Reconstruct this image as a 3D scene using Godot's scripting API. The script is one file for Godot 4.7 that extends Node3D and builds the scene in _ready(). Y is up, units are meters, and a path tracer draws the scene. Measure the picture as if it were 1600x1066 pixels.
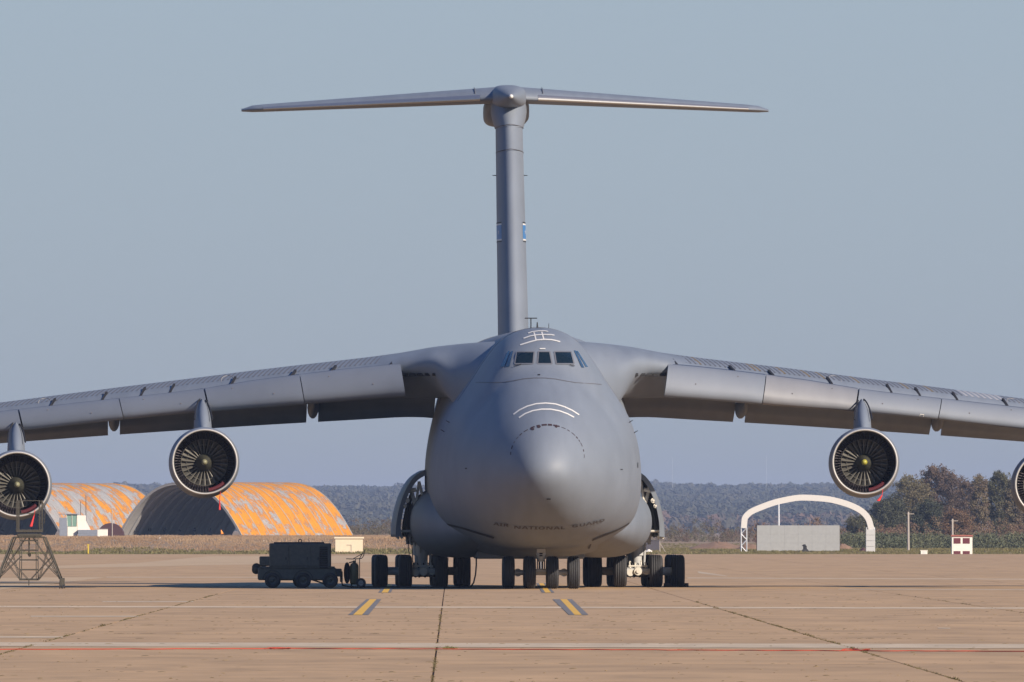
extends Node3D
# A grey four-engined transport jet parked nose-on on a concrete apron, low sun from the front right.
# Metres, y up. The jet's nose stands over the origin; the camera is 600 m in front of it (+z), 2.2 m up.

var rng := RandomNumberGenerator.new()
var used := {}
var M := {}

# ---------------------------------------------------------------- names and nodes
func numbered(n: String) -> String:
	if not used.has(n):
		used[n] = 0
		return n
	used[n] += 1
	return "%s_%03d" % [n, used[n]]

func tag(o: Node, label := "", category := "", group := "", kind := "") -> void:
	if label: o.set_meta("label", label)
	if category: o.set_meta("category", category)
	if group: o.set_meta("group", group)
	if kind: o.set_meta("kind", kind)

func thing(called: String, label: String, category: String, at := Vector3.ZERO, group := "") -> Node3D:
	var o := Node3D.new()
	o.name = numbered(called)
	add_child(o)
	o.position = at
	tag(o, label, category, group)
	return o

func node(called: String, parent: Node) -> Node3D:
	var o := Node3D.new()
	o.name = called
	parent.add_child(o, true)
	return o

func start() -> SurfaceTool:
	var st := SurfaceTool.new()
	st.begin(Mesh.PRIMITIVE_TRIANGLES)
	return st

func build(st: SurfaceTool, called: String, m: Material, parent: Node = self, smooth := true) -> MeshInstance3D:
	if smooth: st.generate_normals()
	var o := MeshInstance3D.new()
	o.mesh = st.commit()
	o.name = numbered(called) if parent == self else called
	o.material_override = m
	parent.add_child(o, true)
	return o

func place(mesh: Mesh, called: String, m: Material, parent: Node, xf: Transform3D) -> MeshInstance3D:
	var o := MeshInstance3D.new()
	o.mesh = mesh
	o.name = numbered(called) if parent == self else called
	o.material_override = m
	o.transform = xf
	parent.add_child(o, true)
	return o

# ---------------------------------------------------------------- shapes
func tri(st: SurfaceTool, a: Vector3, b: Vector3, c: Vector3) -> void:
	st.add_vertex(a); st.add_vertex(b); st.add_vertex(c)

func quad(st: SurfaceTool, a: Vector3, b: Vector3, c: Vector3, d: Vector3) -> void:
	tri(st, a, b, c); tri(st, a, c, d)

func flat(st: SurfaceTool) -> void: st.set_smooth_group(-1)
func soft(st: SurfaceTool, n := 0) -> void: st.set_smooth_group(n)

func loft(st: SurfaceTool, rows: Array, closed := true) -> void:
	for i in rows.size() - 1:
		var r: PackedVector3Array = rows[i]
		var q: PackedVector3Array = rows[i + 1]
		var n := r.size()
		for j in (n if closed else n - 1):
			var k := (j + 1) % n
			quad(st, r[j], r[k], q[k], q[j])

func cap(st: SurfaceTool, ring: PackedVector3Array, flip := false) -> void:
	var c := Vector3.ZERO
	for p in ring: c += p
	c /= ring.size()
	for j in ring.size():
		var k := (j + 1) % ring.size()
		if flip: tri(st, c, ring[k], ring[j])
		else: tri(st, c, ring[j], ring[k])

# a box with chamfered edges
func box(st: SurfaceTool, c: Vector3, s: Vector3, bev := 0.0, bas := Basis.IDENTITY) -> void:
	flat(st)
	var h := s * 0.5
	if bev <= 0.0:
		var p := []
		for i in 8: p.append(c + bas * Vector3(h.x if i & 1 else -h.x, h.y if i & 2 else -h.y, h.z if i & 4 else -h.z))
		for f in [[0, 2, 3, 1], [4, 5, 7, 6], [0, 1, 5, 4], [2, 6, 7, 3], [0, 4, 6, 2], [1, 3, 7, 5]]:
			quad(st, p[f[0]], p[f[1]], p[f[2]], p[f[3]])
		return
	var b := minf(bev, minf(h.x, minf(h.y, h.z)) * 0.9)
	var pt := func(sx: int, sy: int, sz: int, ax: int) -> Vector3:
		var e := Vector3(sx * (h.x - b), sy * (h.y - b), sz * (h.z - b))
		e[ax] += b * [sx, sy, sz][ax]
		return c + bas * e
	for ax in 3:
		for s1 in [-1, 1]:
			var q := []
			for u in [[-1, -1], [1, -1], [1, 1], [-1, 1]]:
				var g := [0, 0, 0]
				g[ax] = s1; g[(ax + 1) % 3] = u[0]; g[(ax + 2) % 3] = u[1]
				q.append(pt.call(g[0], g[1], g[2], ax))
			if s1 > 0: quad(st, q[0], q[3], q[2], q[1])
			else: quad(st, q[0], q[1], q[2], q[3])
	for ax in 3:
		var b1 := (ax + 1) % 3
		var b2 := (ax + 2) % 3
		for u in [-1, 1]:
			for w in [-1, 1]:
				var g0 := [0, 0, 0]
				var g1 := [0, 0, 0]
				g0[ax] = -1; g0[b1] = u; g0[b2] = w
				g1[ax] = 1; g1[b1] = u; g1[b2] = w
				quad(st, pt.call(g0[0], g0[1], g0[2], b1), pt.call(g1[0], g1[1], g1[2], b1), pt.call(g1[0], g1[1], g1[2], b2), pt.call(g0[0], g0[1], g0[2], b2))
	for i in 8:
		var g := [1 if i & 1 else -1, 1 if i & 2 else -1, 1 if i & 4 else -1]
		tri(st, pt.call(g[0], g[1], g[2], 0), pt.call(g[0], g[1], g[2], 1), pt.call(g[0], g[1], g[2], 2))

func frame_of(d: Vector3) -> Basis:
	var y := d.normalized()
	var x := y.cross(Vector3(0.31, 0.2, 0.93) if absf(y.z) < 0.9 else Vector3.RIGHT).normalized()
	return Basis(x, y, x.cross(y))

func ring(c: Vector3, b: Basis, r: float, n: int) -> PackedVector3Array:
	var o := PackedVector3Array()
	for i in n:
		var t := TAU * i / n
		o.append(c + b.x * cos(t) * r + b.z * sin(t) * r)
	return o

func rod(st: SurfaceTool, p: Vector3, q: Vector3, r: float, r2 := -1.0, n := 8) -> void:
	if r2 < 0.0: r2 = r
	var b := frame_of(q - p)
	var a0 := ring(p, b, r, n)
	var a1 := ring(q, b, r2, n)
	soft(st, 1)
	loft(st, [a0, a1])
	flat(st)
	cap(st, a0); cap(st, a1, true)

func tube(st: SurfaceTool, pts: PackedVector3Array, r: float, n := 6) -> void:
	var rows := []
	for i in pts.size():
		var d := pts[mini(i + 1, pts.size() - 1)] - pts[maxi(i - 1, 0)]
		rows.append(ring(pts[i], frame_of(d), r, n))
	soft(st, 1)
	loft(st, rows)
	flat(st)
	cap(st, rows[0]); cap(st, rows[-1], true)

# lathe round the z axis of a frame: profile of (radius, along)
func lathe(st: SurfaceTool, prof: Array, at: Vector3, b: Basis, n := 40, group := 1) -> void:
	soft(st, group)
	var rows := []
	for p in prof:
		var r := PackedVector3Array()
		for i in n:
			var t := TAU * i / n
			r.append(at + b * Vector3(cos(t) * p.x, sin(t) * p.x, p.y))
		rows.append(r)
	loft(st, rows)

func pch(xs: Array, ys: Array, x: float) -> float:
	var n := xs.size()
	if x <= xs[0]: return ys[0]
	if x >= xs[n - 1]: return ys[n - 1]
	var i := 0
	while x > xs[i + 1]: i += 1
	var h: float = xs[i + 1] - xs[i]
	var d: float = (ys[i + 1] - ys[i]) / h
	var m0 := slope(xs, ys, i)
	var m1 := slope(xs, ys, i + 1)
	var t: float = (x - xs[i]) / h
	return ys[i] + h * t * (m0 + t * ((3 * d - 2 * m0 - m1) + t * (m0 + m1 - 2 * d)))

func slope(xs: Array, ys: Array, i: int) -> float:
	var n := xs.size()
	if i == 0: return (ys[1] - ys[0]) / (xs[1] - xs[0])
	if i == n - 1: return (ys[n - 1] - ys[n - 2]) / (xs[n - 1] - xs[n - 2])
	var a: float = (ys[i] - ys[i - 1]) / (xs[i] - xs[i - 1])
	var b: float = (ys[i + 1] - ys[i]) / (xs[i + 1] - xs[i])
	if a * b <= 0: return 0.0
	return 2 * a * b / (a + b)

# ---------------------------------------------------------------- materials
func mat(c: Color, rough := 0.8, metal := 0.0) -> StandardMaterial3D:
	var m := StandardMaterial3D.new()
	m.albedo_color = c.linear_to_srgb()
	m.roughness = rough
	m.metallic = metal
	return m

func noise_tex(freq: float, stops: Array, octaves := 4, size := 512, kind := FastNoiseLite.TYPE_SIMPLEX_SMOOTH, sd := 1) -> NoiseTexture2D:
	var f := FastNoiseLite.new()
	f.seed = sd; f.noise_type = kind; f.frequency = freq
	f.fractal_octaves = octaves
	var g := Gradient.new()
	g.offsets = PackedFloat32Array(); g.colors = PackedColorArray()
	var off := PackedFloat32Array()
	var col := PackedColorArray()
	for s in stops:
		off.append(s[0]); col.append((s[1] as Color).linear_to_srgb())
	g.offsets = off; g.colors = col
	var t := NoiseTexture2D.new()
	t.width = size; t.height = size; t.seamless = true; t.noise = f; t.color_ramp = g
	return t

func noisy(c: Color, var1: float, freq: float, scale: Vector3, rough := 0.8, metal := 0.0, world := false, sd := 1) -> StandardMaterial3D:
	var m := mat(Color.WHITE, rough, metal)
	m.albedo_texture = noise_tex(freq, [[0.0, c * (1 - var1)], [0.5, c], [1.0, c * (1 + var1)]], 5, 512, FastNoiseLite.TYPE_SIMPLEX_SMOOTH, sd)
	m.uv1_triplanar = true
	m.uv1_world_triplanar = world
	m.uv1_scale = scale
	return m

func materials() -> void:
	M.paint = noisy(Color(0.154, 0.178, 0.219), 0.13, 0.014, Vector3(0.2, 0.06, 0.05), 0.6)
	M.paint_slat = noisy(Color(0.148, 0.168, 0.207), 0.08, 0.012, Vector3(0.13, 0.13, 0.06), 0.66, 0.0, false, 4)
	M.frame_grey = noisy(Color(0.12, 0.125, 0.145), 0.1, 0.02, Vector3(0.2, 0.2, 0.1), 0.5)
	M.radome = noisy(Color(0.18, 0.19, 0.222), 0.03, 0.02, Vector3(0.3, 0.3, 0.3), 0.5)
	M.polished = noisy(Color(0.42, 0.41, 0.4), 0.15, 0.03, Vector3(0.8, 0.8, 0.8), 0.36, 0.8)
	M.lip = noisy(Color(0.44, 0.43, 0.42), 0.12, 0.03, Vector3(0.8, 0.8, 0.8), 0.5, 0.3)
	M.white = mat(Color(0.6, 0.59, 0.57), 0.6)
	M.paint_light = noisy(Color(0.178, 0.184, 0.205), 0.1, 0.014, Vector3(0.2, 0.1, 0.06), 0.55, 0.0, false, 6)
	M.pale_slot = mat(Color(0.34, 0.34, 0.36), 0.7)
	M.chipped = mat(Color(0.03, 0.014, 0.018), 0.8)
	M.seam = mat(Color(0.10, 0.10, 0.115), 0.7)
	M.letters = mat(Color(0.055, 0.052, 0.055), 0.7)
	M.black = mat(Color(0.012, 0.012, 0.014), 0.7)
	M.glass = mat(Color(0.006, 0.014, 0.024), 0.04)
	M.glass.metallic_specular = 0.25
	M.side_glass = mat(Color(0.03, 0.06, 0.11), 0.08)
	M.slot = mat(Color(0.092, 0.098, 0.118), 0.7)
	M.rust_slot = mat(Color(0.15, 0.115, 0.07), 0.8)
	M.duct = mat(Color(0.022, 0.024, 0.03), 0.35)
	M.blade = noisy(Color(0.1, 0.095, 0.083), 0.2, 0.03, Vector3(1, 1, 1), 0.5, 0.25)
	M.vane = mat(Color(0.07, 0.06, 0.07), 0.45, 0.4)
	M.spinner_olive = mat(Color(0.2, 0.195, 0.12), 0.4)
	M.spinner_yellow = mat(Color(0.33, 0.31, 0.05), 0.4)
	M.hub_dark = mat(Color(0.032, 0.032, 0.024), 0.55)
	M.tyre = noisy(Color(0.028, 0.028, 0.031), 0.25, 0.03, Vector3(1, 1, 1), 0.75)
	M.rim = mat(Color(0.45, 0.45, 0.46), 0.5, 0.2)
	M.gear = noisy(Color(0.42, 0.42, 0.42), 0.15, 0.03, Vector3(1.5, 1.5, 1.5), 0.45)
	M.gear_white = mat(Color(0.56, 0.53, 0.47), 0.5)
	M.chrome = mat(Color(0.75, 0.75, 0.77), 0.15, 1.0)
	M.red = mat(Color(0.55, 0.03, 0.03), 0.7)
	M.red_dark = mat(Color(0.075, 0.006, 0.012), 0.75)
	M.rope = mat(Color(0.37, 0.05, 0.025), 0.8)
	M.blue = mat(Color(0.03, 0.15, 0.38), 0.5)
	M.cart = noisy(Color(0.066, 0.074, 0.066), 0.2, 0.02, Vector3(0.5, 0.5, 0.5), 0.5)
	M.cart_dark = mat(Color(0.03, 0.034, 0.034), 0.6)
	M.olive = noisy(Color(0.052, 0.046, 0.035), 0.25, 0.03, Vector3(1, 1, 1), 0.6)
	M.olive_yellow = noisy(Color(0.13, 0.11, 0.045), 0.2, 0.03, Vector3(1, 1, 1), 0.5)
	M.wood = noisy(Color(0.13, 0.075, 0.04), 0.3, 0.03, Vector3(3, 3, 3), 0.85)
	M.line_white = noisy(Color(0.52, 0.41, 0.285), 0.25, 0.03, Vector3(0.05, 0.05, 0.012), 0.85, 0.0, true, 9)
	M.line_pale = noisy(Color(0.46, 0.365, 0.255), 0.18, 0.03, Vector3(0.05, 0.05, 0.012), 0.85, 0.0, true, 10)
	M.line_yellow = noisy(Color(0.62, 0.36, 0.05), 0.15, 0.03, Vector3(0.1, 0.1, 0.03), 0.8, 0.0, true, 11)
	M.line_dark = noisy(Color(0.145, 0.135, 0.135), 0.2, 0.03, Vector3(0.1, 0.1, 0.03), 0.85, 0.0, true, 12)
	M.joint = mat(Color(0.13, 0.10, 0.07), 0.95)
	for i in 5:
		var k: float = [1.0, 0.955, 1.035, 0.98, 1.015][i]
		var c := Color(0.385, 0.25, 0.134) * k
		var m := mat(Color.WHITE, 0.9)
		m.albedo_texture = noise_tex(0.012, [[0.0, c * 0.7], [0.3, c * 0.93], [0.6, c * 1.02], [1.0, c * 1.2]], 6, 1024 if i == 0 else 512, FastNoiseLite.TYPE_SIMPLEX_SMOOTH, 20 + i)
		m.uv1_triplanar = true; m.uv1_world_triplanar = true
		m.uv1_scale = Vector3(0.06, 0.06, 0.016)
		m.uv1_offset = Vector3(i * 0.37, 0, i * 0.21)
		M["slab%d" % i] = m
	M.soil = noisy(Color(0.235, 0.16, 0.095), 0.35, 0.02, Vector3(0.03, 0.03, 0.02), 1.0, 0.0, true, 30)
	M.hill = noisy(Color(0.022, 0.026, 0.018), 0.4, 0.03, Vector3(0.02, 0.02, 0.02), 1.0, 0.0, true, 31)
	M.tint = mat(Color.WHITE, 0.9)
	M.tint.vertex_color_use_as_albedo = true
	M.leaf = mat(Color.WHITE, 0.85)
	M.leaf.vertex_color_use_as_albedo = true
	M.leaf.cull_mode = BaseMaterial3D.CULL_DISABLED
	M.bark = noisy(Color(0.20, 0.17, 0.14), 0.3, 0.03, Vector3(0.6, 0.6, 0.3), 0.95)
	M.cream = noisy(Color(0.66, 0.56, 0.41), 0.05, 0.02, Vector3(0.3, 0.3, 0.3), 0.85)
	M.plaster = noisy(Color(0.72, 0.68, 0.62), 0.06, 0.02, Vector3(0.3, 0.3, 0.3), 0.85)
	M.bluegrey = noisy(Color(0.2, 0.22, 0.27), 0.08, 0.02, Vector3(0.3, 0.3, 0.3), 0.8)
	M.greenglass = mat(Color(0.2, 0.34, 0.29), 0.15)
	M.shutter = mat(Color(0.13, 0.025, 0.035), 0.7)
	M.tile_red = mat(Color(0.3, 0.1, 0.07), 0.85)
	M.panel_grey = noisy(Color(0.29, 0.3, 0.305), 0.06, 0.02, Vector3(0.2, 0.2, 0.2), 0.6)
	M.fabric = noisy(Color(0.57, 0.55, 0.53), 0.05, 0.03, Vector3(0.3, 0.3, 0.3), 0.8)
	M.lattice = mat(Color(0.6, 0.62, 0.66), 0.45, 0.4)
	M.mesh_grey = noisy(Color(0.5, 0.5, 0.5), 0.2, 0.05, Vector3(0.8, 0.8, 0.8), 0.6, 0.3)
	M.pole = mat(Color(0.34, 0.3, 0.27), 0.8)
	M.pole_dark = mat(Color(0.07, 0.06, 0.055), 0.8)
	M.vault_in = noisy(Color(0.255, 0.25, 0.25), 0.12, 0.02, Vector3(0.1, 0.1, 0.1), 0.8, 0.0, false, 33)
	M.rimgrey = noisy(Color(0.3, 0.285, 0.275), 0.1, 0.02, Vector3(0.2, 0.2, 0.2), 0.85)
	M.dirt = noisy(Color(0.2, 0.125, 0.085), 0.25, 0.03, Vector3(0.1, 0.1, 0.1), 1.0, 0.0, true, 35)
	M.maroon = mat(Color(0.06, 0.025, 0.03), 0.8)
	M.shed = mat(Color(0.065, 0.06, 0.075), 0.8)
	M.marker = mat(Color(0.55, 0.4, 0.04), 0.7)
	M.orange = mat(Color(0.8, 0.25, 0.03), 0.7)

func corroded(sd: int, cover: float) -> ImageTexture:
	# grey cement sheets with orange lichen, patchy by sheet: one image for a whole vault (u along, v round)
	var f := FastNoiseLite.new()
	f.seed = sd; f.frequency = 0.016; f.fractal_octaves = 5
	var g := FastNoiseLite.new()
	g.seed = sd + 7; g.frequency = 0.09; g.fractal_octaves = 3
	var r := RandomNumberGenerator.new()
	r.seed = sd
	var lift := []
	for i in 400: lift.append(r.randf_range(-0.42, 0.42))
	var w := 512
	var h := 512
	var im := Image.create(w, h, false, Image.FORMAT_RGB8)
	for y in h:
		for x in w:
			var sheet: float = lift[(x * 12 / w) * 16 + (y + int(f.get_noise_2d(x * 3, y) * 14)) * 14 / h % 16]
			var n := f.get_noise_2d(x * 1.6, y * 1.1) * 1.1 + g.get_noise_2d(x, y) * 0.45 + sheet + cover
			var k := clampf(n * 3.2 + 0.5, 0.0, 1.0)
			var grain := 1.0 + g.get_noise_2d(x * 3.0, y * 3.0) * 0.4 + f.get_noise_2d(x * 9.0, y * 1.3) * 0.25
			var base := Color(0.27, 0.265, 0.265) * grain
			var deep := clampf(n * 1.9, 0.0, 1.0)
			var org := Color(0.29, 0.135, 0.06).lerp(Color(0.50, 0.2, 0.008), deep) * grain
			im.set_pixel(x, y, base.lerp(org, k).linear_to_srgb())
	return ImageTexture.create_from_image(im)

# ---------------------------------------------------------------- the jet: body shape
# a = metres behind the nose tip; top, bottom, half width, height of the greatest width
const FA := [0.0, 0.3, 0.85, 1.6, 2.75, 4.0, 5.5, 6.7, 7.45, 8.35, 9.0, 10.1, 11.8, 14.0, 17.0, 21.0, 26.0, 34.0, 44.0, 52.0, 60.0, 68.0, 74.0]
const FT := [4.3, 4.97, 5.5, 5.97, 6.5, 6.98, 7.48, 7.88, 8.14, 8.78, 9.05, 9.35, 9.58, 9.66, 9.68, 9.66, 9.6, 9.6, 9.5, 9.2, 8.7, 8.0, 7.4]
const FB := [4.3, 3.65, 3.15, 2.75, 2.32, 2.0, 1.76, 1.64, 1.59, 1.55, 1.52, 1.48, 1.45, 1.36, 1.14, 1.12, 1.12, 1.12, 1.5, 3.0, 4.8, 6.2, 7.0]
const FW := [0.0, 0.72, 1.13, 1.49, 1.98, 2.42, 2.82, 3.08, 3.2, 3.35, 3.44, 3.57, 3.7, 3.8, 3.88, 3.93, 3.93, 3.85, 3.6, 3.0, 2.2, 1.2, 0.5]
const FY := [4.3, 4.28, 4.27, 4.25, 4.22, 4.2, 4.2, 4.2, 4.2, 4.2, 4.2, 4.2, 4.2, 4.2, 4.2, 4.2, 4.2, 4.2, 4.5, 6.0, 7.0, 7.3, 7.2]
var FS := []                                         # the same stations in the root of the distance, so that the tip is round

func pchs(ys: Array, a: float) -> float:
	if FS.is_empty():
		for x in FA: FS.append(sqrt(x))
	return pch(FS, ys, sqrt(a))

const KU := [0.0, 0.2, 0.4, 0.55, 0.68, 0.8, 0.9, 1.0]
const KV := [1.0, 0.99, 0.955, 0.885, 0.84, 0.835, 0.88, 0.96]
const KB := [1.0, 1.0, 1.01, 1.05, 1.12, 1.21, 1.36, 1.48]   # abaft the cockpit the crown is broad

func upper(u: float, a: float) -> float:
	return lerpf(lerpf(1.0, pch(KU, KV, u), smoothstep(1.2, 10.0, a)), pch(KU, KB, u), smoothstep(17.0, 25.0, a) * (1 - smoothstep(40.0, 52.0, a)))

func body_half(y: float, a: float) -> float:       # half width of the body at height y, -1 outside
	if a <= 0.0: return -1.0
	var yw := pchs(FY, a)
	var w := pchs(FW, a)
	var b := smoothstep(1.2, 10.0, a)
	if y >= yw:
		var u := (y - yw) / (pchs(FT, a) - yw)
		if u >= 1.0: return -1.0
		return w * sqrt(1 - u * u) * upper(u, a)
	var v := (yw - y) / (yw - pchs(FB, a))
	if v >= 1.0: return -1.0
	var e := lerpf(2.0, 2.7, b)
	return w * pow(1 - pow(v, e), 1 / e)

func body_ring(a: float, n: int) -> PackedVector3Array:
	var o := PackedVector3Array()
	var yt := pchs(FT, a)
	var yb := pchs(FB, a)
	var w := pchs(FW, a)
	var yw := pchs(FY, a)
	var b := smoothstep(1.2, 10.0, a)
	var e := lerpf(1.0, 2.0 / 2.7, b)
	for i in n:
		var t := TAU * i / n
		var c := cos(t)
		var s := sin(t)
		if s >= 0: o.append(Vector3(w * c * upper(s, a), yw + (yt - yw) * s, -a))
		else: o.append(Vector3(w * signf(c) * pow(absf(c), e), yw - (yw - yb) * pow(-s, e), -a))
	return o

func skin(x: float, y: float) -> Vector3:           # the foremost point of the nose at (x, y)
	var lo := 0.0
	var hi := 24.0
	for i in 36:
		var m := (lo + hi) / 2
		if body_half(y, m) >= absf(x): hi = m
		else: lo = m
	return Vector3(x, y, -hi)

func skin_out(x: float, y: float, off: float) -> Vector3:
	var p := skin(x, y)
	var e := 0.04
	var n := (skin(x + e, y) - skin(x - e, y)).cross(skin(x, y + e) - skin(x, y - e)).normalized()
	if n.z < 0: n = -n
	return p + n * off

func skin_patch(st: SurfaceTool, q: Array, nu: int, nv: int, off: float) -> void:
	var rows := []
	for i in nv + 1:
		var r := PackedVector3Array()
		for j in nu + 1:
			var u := float(j) / nu
			var v := float(i) / nv
			var p: Vector2 = (q[0] as Vector2).lerp(q[1], u).lerp((q[3] as Vector2).lerp(q[2], u), v)
			r.append(skin_out(p.x, p.y, off))
		rows.append(r)
	soft(st)
	loft(st, rows, false)

func skin_ribbon(st: SurfaceTool, pts: Array, w: float, off: float) -> void:
	var fine := []
	for i in pts.size() - 1:
		var k := maxi(1, int((pts[i + 1] as Vector2).distance_to(pts[i]) / 0.12))
		for j in k: fine.append((pts[i] as Vector2).lerp(pts[i + 1], float(j) / k))
	fine.append(pts[-1])
	var rows := []
	for i in fine.size():
		var d: Vector2 = (fine[mini(i + 1, fine.size() - 1)] - fine[maxi(i - 1, 0)]).normalized()
		var n := Vector2(-d.y, d.x) * w * 0.5
		var a: Vector2 = fine[i] + n
		var b: Vector2 = fine[i] - n
		rows.append(PackedVector3Array([skin_out(a.x, a.y, off), skin_out(b.x, b.y, off)]))
	soft(st)
	loft(st, rows, false)

# ---------------------------------------------------------------- the jet: wing shape
const WS := [0.0, 1.2, 2.2, 3.0, 3.8, 4.4, 5.0, 10.1, 12.6, 15.6, 18.8, 26.0, 34.0]
const W_LE := [12.5, 13.5, 15.4, 17.3, 18.9, 19.9, 20.5, 23.25, 24.6, 26.1, 27.85, 31.7, 35.9]
const W_TOP := [9.25, 9.22, 9.18, 9.12, 9.03, 8.93, 8.83, 8.24, 7.93, 7.57, 7.17, 6.27, 5.27]
const W_LOW := [7.6, 7.5, 7.3, 7.15, 7.1, 7.12, 7.15, 6.82, 6.64, 6.38, 6.05, 5.45, 4.75]
const W_NL := [6.3, 6.3, 6.35, 6.8, 7.85, 7.98, 7.94, 6.9, 6.7, 6.45, 6.1, 5.5, 4.8]   # lower lip of the fixed nose
const W_ST := [8.6, 8.6, 8.55, 8.5, 8.46, 8.43, 8.40, 7.85, 7.47, 7.14, 6.80, 6.0, 5.12]
const W_SB := [7.4, 7.4, 7.3, 7.25, 7.2, 7.17, 7.14, 6.77, 6.60, 6.32, 5.99, 5.38, 4.68]
const W_FB := [6.7, 6.65, 6.6, 6.57, 6.54, 6.5, 6.46, 6.17, 6.01, 5.81, 5.58, 5.05, 4.45]
const W_C := [18.0, 17.0, 15.6, 14.4, 13.6, 13.2, 12.9, 11.2, 10.2, 9.3, 8.3, 6.4, 4.4]

func wing_ring(s: float) -> PackedVector3Array:
	var a0 := pch(WS, W_LE, s)
	var c := pch(WS, W_C, s)
	var yt := pch(WS, W_TOP, s)
	var yb := pch(WS, W_LOW, s)
	var nl := lerpf(pch(WS, W_NL, s), yb + 0.06, smoothstep(5.02, 5.4, s))
	var yl := lerpf(yb, yt, 0.42) if s > 5.2 else lerpf(nl, yt, 0.42)
	var ye := lerpf(yb, yt, 0.3)
	var o := PackedVector3Array()
	for i in 15:
		var x := 0.72 * pow(1 - i / 14.0, 1.6)
		var y := yl + (yt - yl) * sqrt(1 - pow(1 - x / 0.33, 2)) if x < 0.33 else lerpf(yt, ye + 0.3, pow((x - 0.33) / 0.39, 1.7))
		o.append(Vector3(s, y, -(a0 + c * x)))
	for i in range(1, 19):
		var x := 0.72 * pow(i / 18.0, 1.9)
		var y := yl - (yl - nl) * sqrt(1 - pow(1 - x / 0.035, 2)) if x < 0.035 else (lerpf(nl, yb, (x - 0.035) / 0.225) if x < 0.26 else lerpf(yb, ye - 0.05, pow((x - 0.26) / 0.46, 1.5)))
		o.append(Vector3(s, y, -(a0 + c * x)))
	return o

func wing_top(s: float, x: float) -> Vector3:
	var yt := pch(WS, W_TOP, s)
	var yl := lerpf(pch(WS, W_LOW, s), yt, 0.42)
	return Vector3(s, yl + (yt - yl) * sqrt(1 - pow(1 - x / 0.33, 2)), -(pch(WS, W_LE, s) + pch(WS, W_C, s) * x))

func slat_ring(s: float) -> PackedVector3Array:
	var a0 := pch(WS, W_LE, s)
	var k := clampf(pch(WS, W_C, s) / 11.0, 0.5, 1.1)
	var t := pch(WS, W_ST, s)
	var b := pch(WS, W_SB, s)
	var h := t - b
	var o := PackedVector3Array()
	for p in [[0.3, 1.0], [0.0, 0.965], [-0.3, 0.87], [-0.56, 0.72], [-0.76, 0.53], [-0.88, 0.33], [-0.9, 0.18], [-0.83, 0.07], [-0.7, 0.01], [-0.52, 0.0], [-0.4, 0.08], [-0.34, 0.3], [-0.2, 0.55], [0.04, 0.82], [0.3, 0.97]]:
		o.append(Vector3(s - 0.19 * (1 - p[1]), b + h * p[1], -(a0 - 0.1 * (1 - p[1]) + p[0] * k)))
	return o

func slat_point(s: float, f: float, off: float) -> Vector3:  # on the outer face, f 0 top .. 1 bottom
	var r := slat_ring(s)
	var q := clampf(f, 0, 0.999) * 8
	var i := int(q)
	return r[i].lerp(r[i + 1], q - i) + Vector3(0, 0.3, 0.95) * off

func side(st_rows: Array, sg: float) -> Array:
	if sg > 0: return st_rows
	var o := []
	for r in st_rows:
		var q := PackedVector3Array()
		for p in r: q.append(Vector3(-p.x, p.y, p.z))
		q.reverse()
		o.append(q)
	return o

func mir(p: Vector3, sg: float) -> Vector3: return Vector3(p.x * sg, p.y, p.z)

func solid(st: SurfaceTool, rows: Array) -> void:
	soft(st, 1)
	loft(st, rows)
	flat(st)
	cap(st, rows[0]); cap(st, rows[-1], true)

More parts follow.
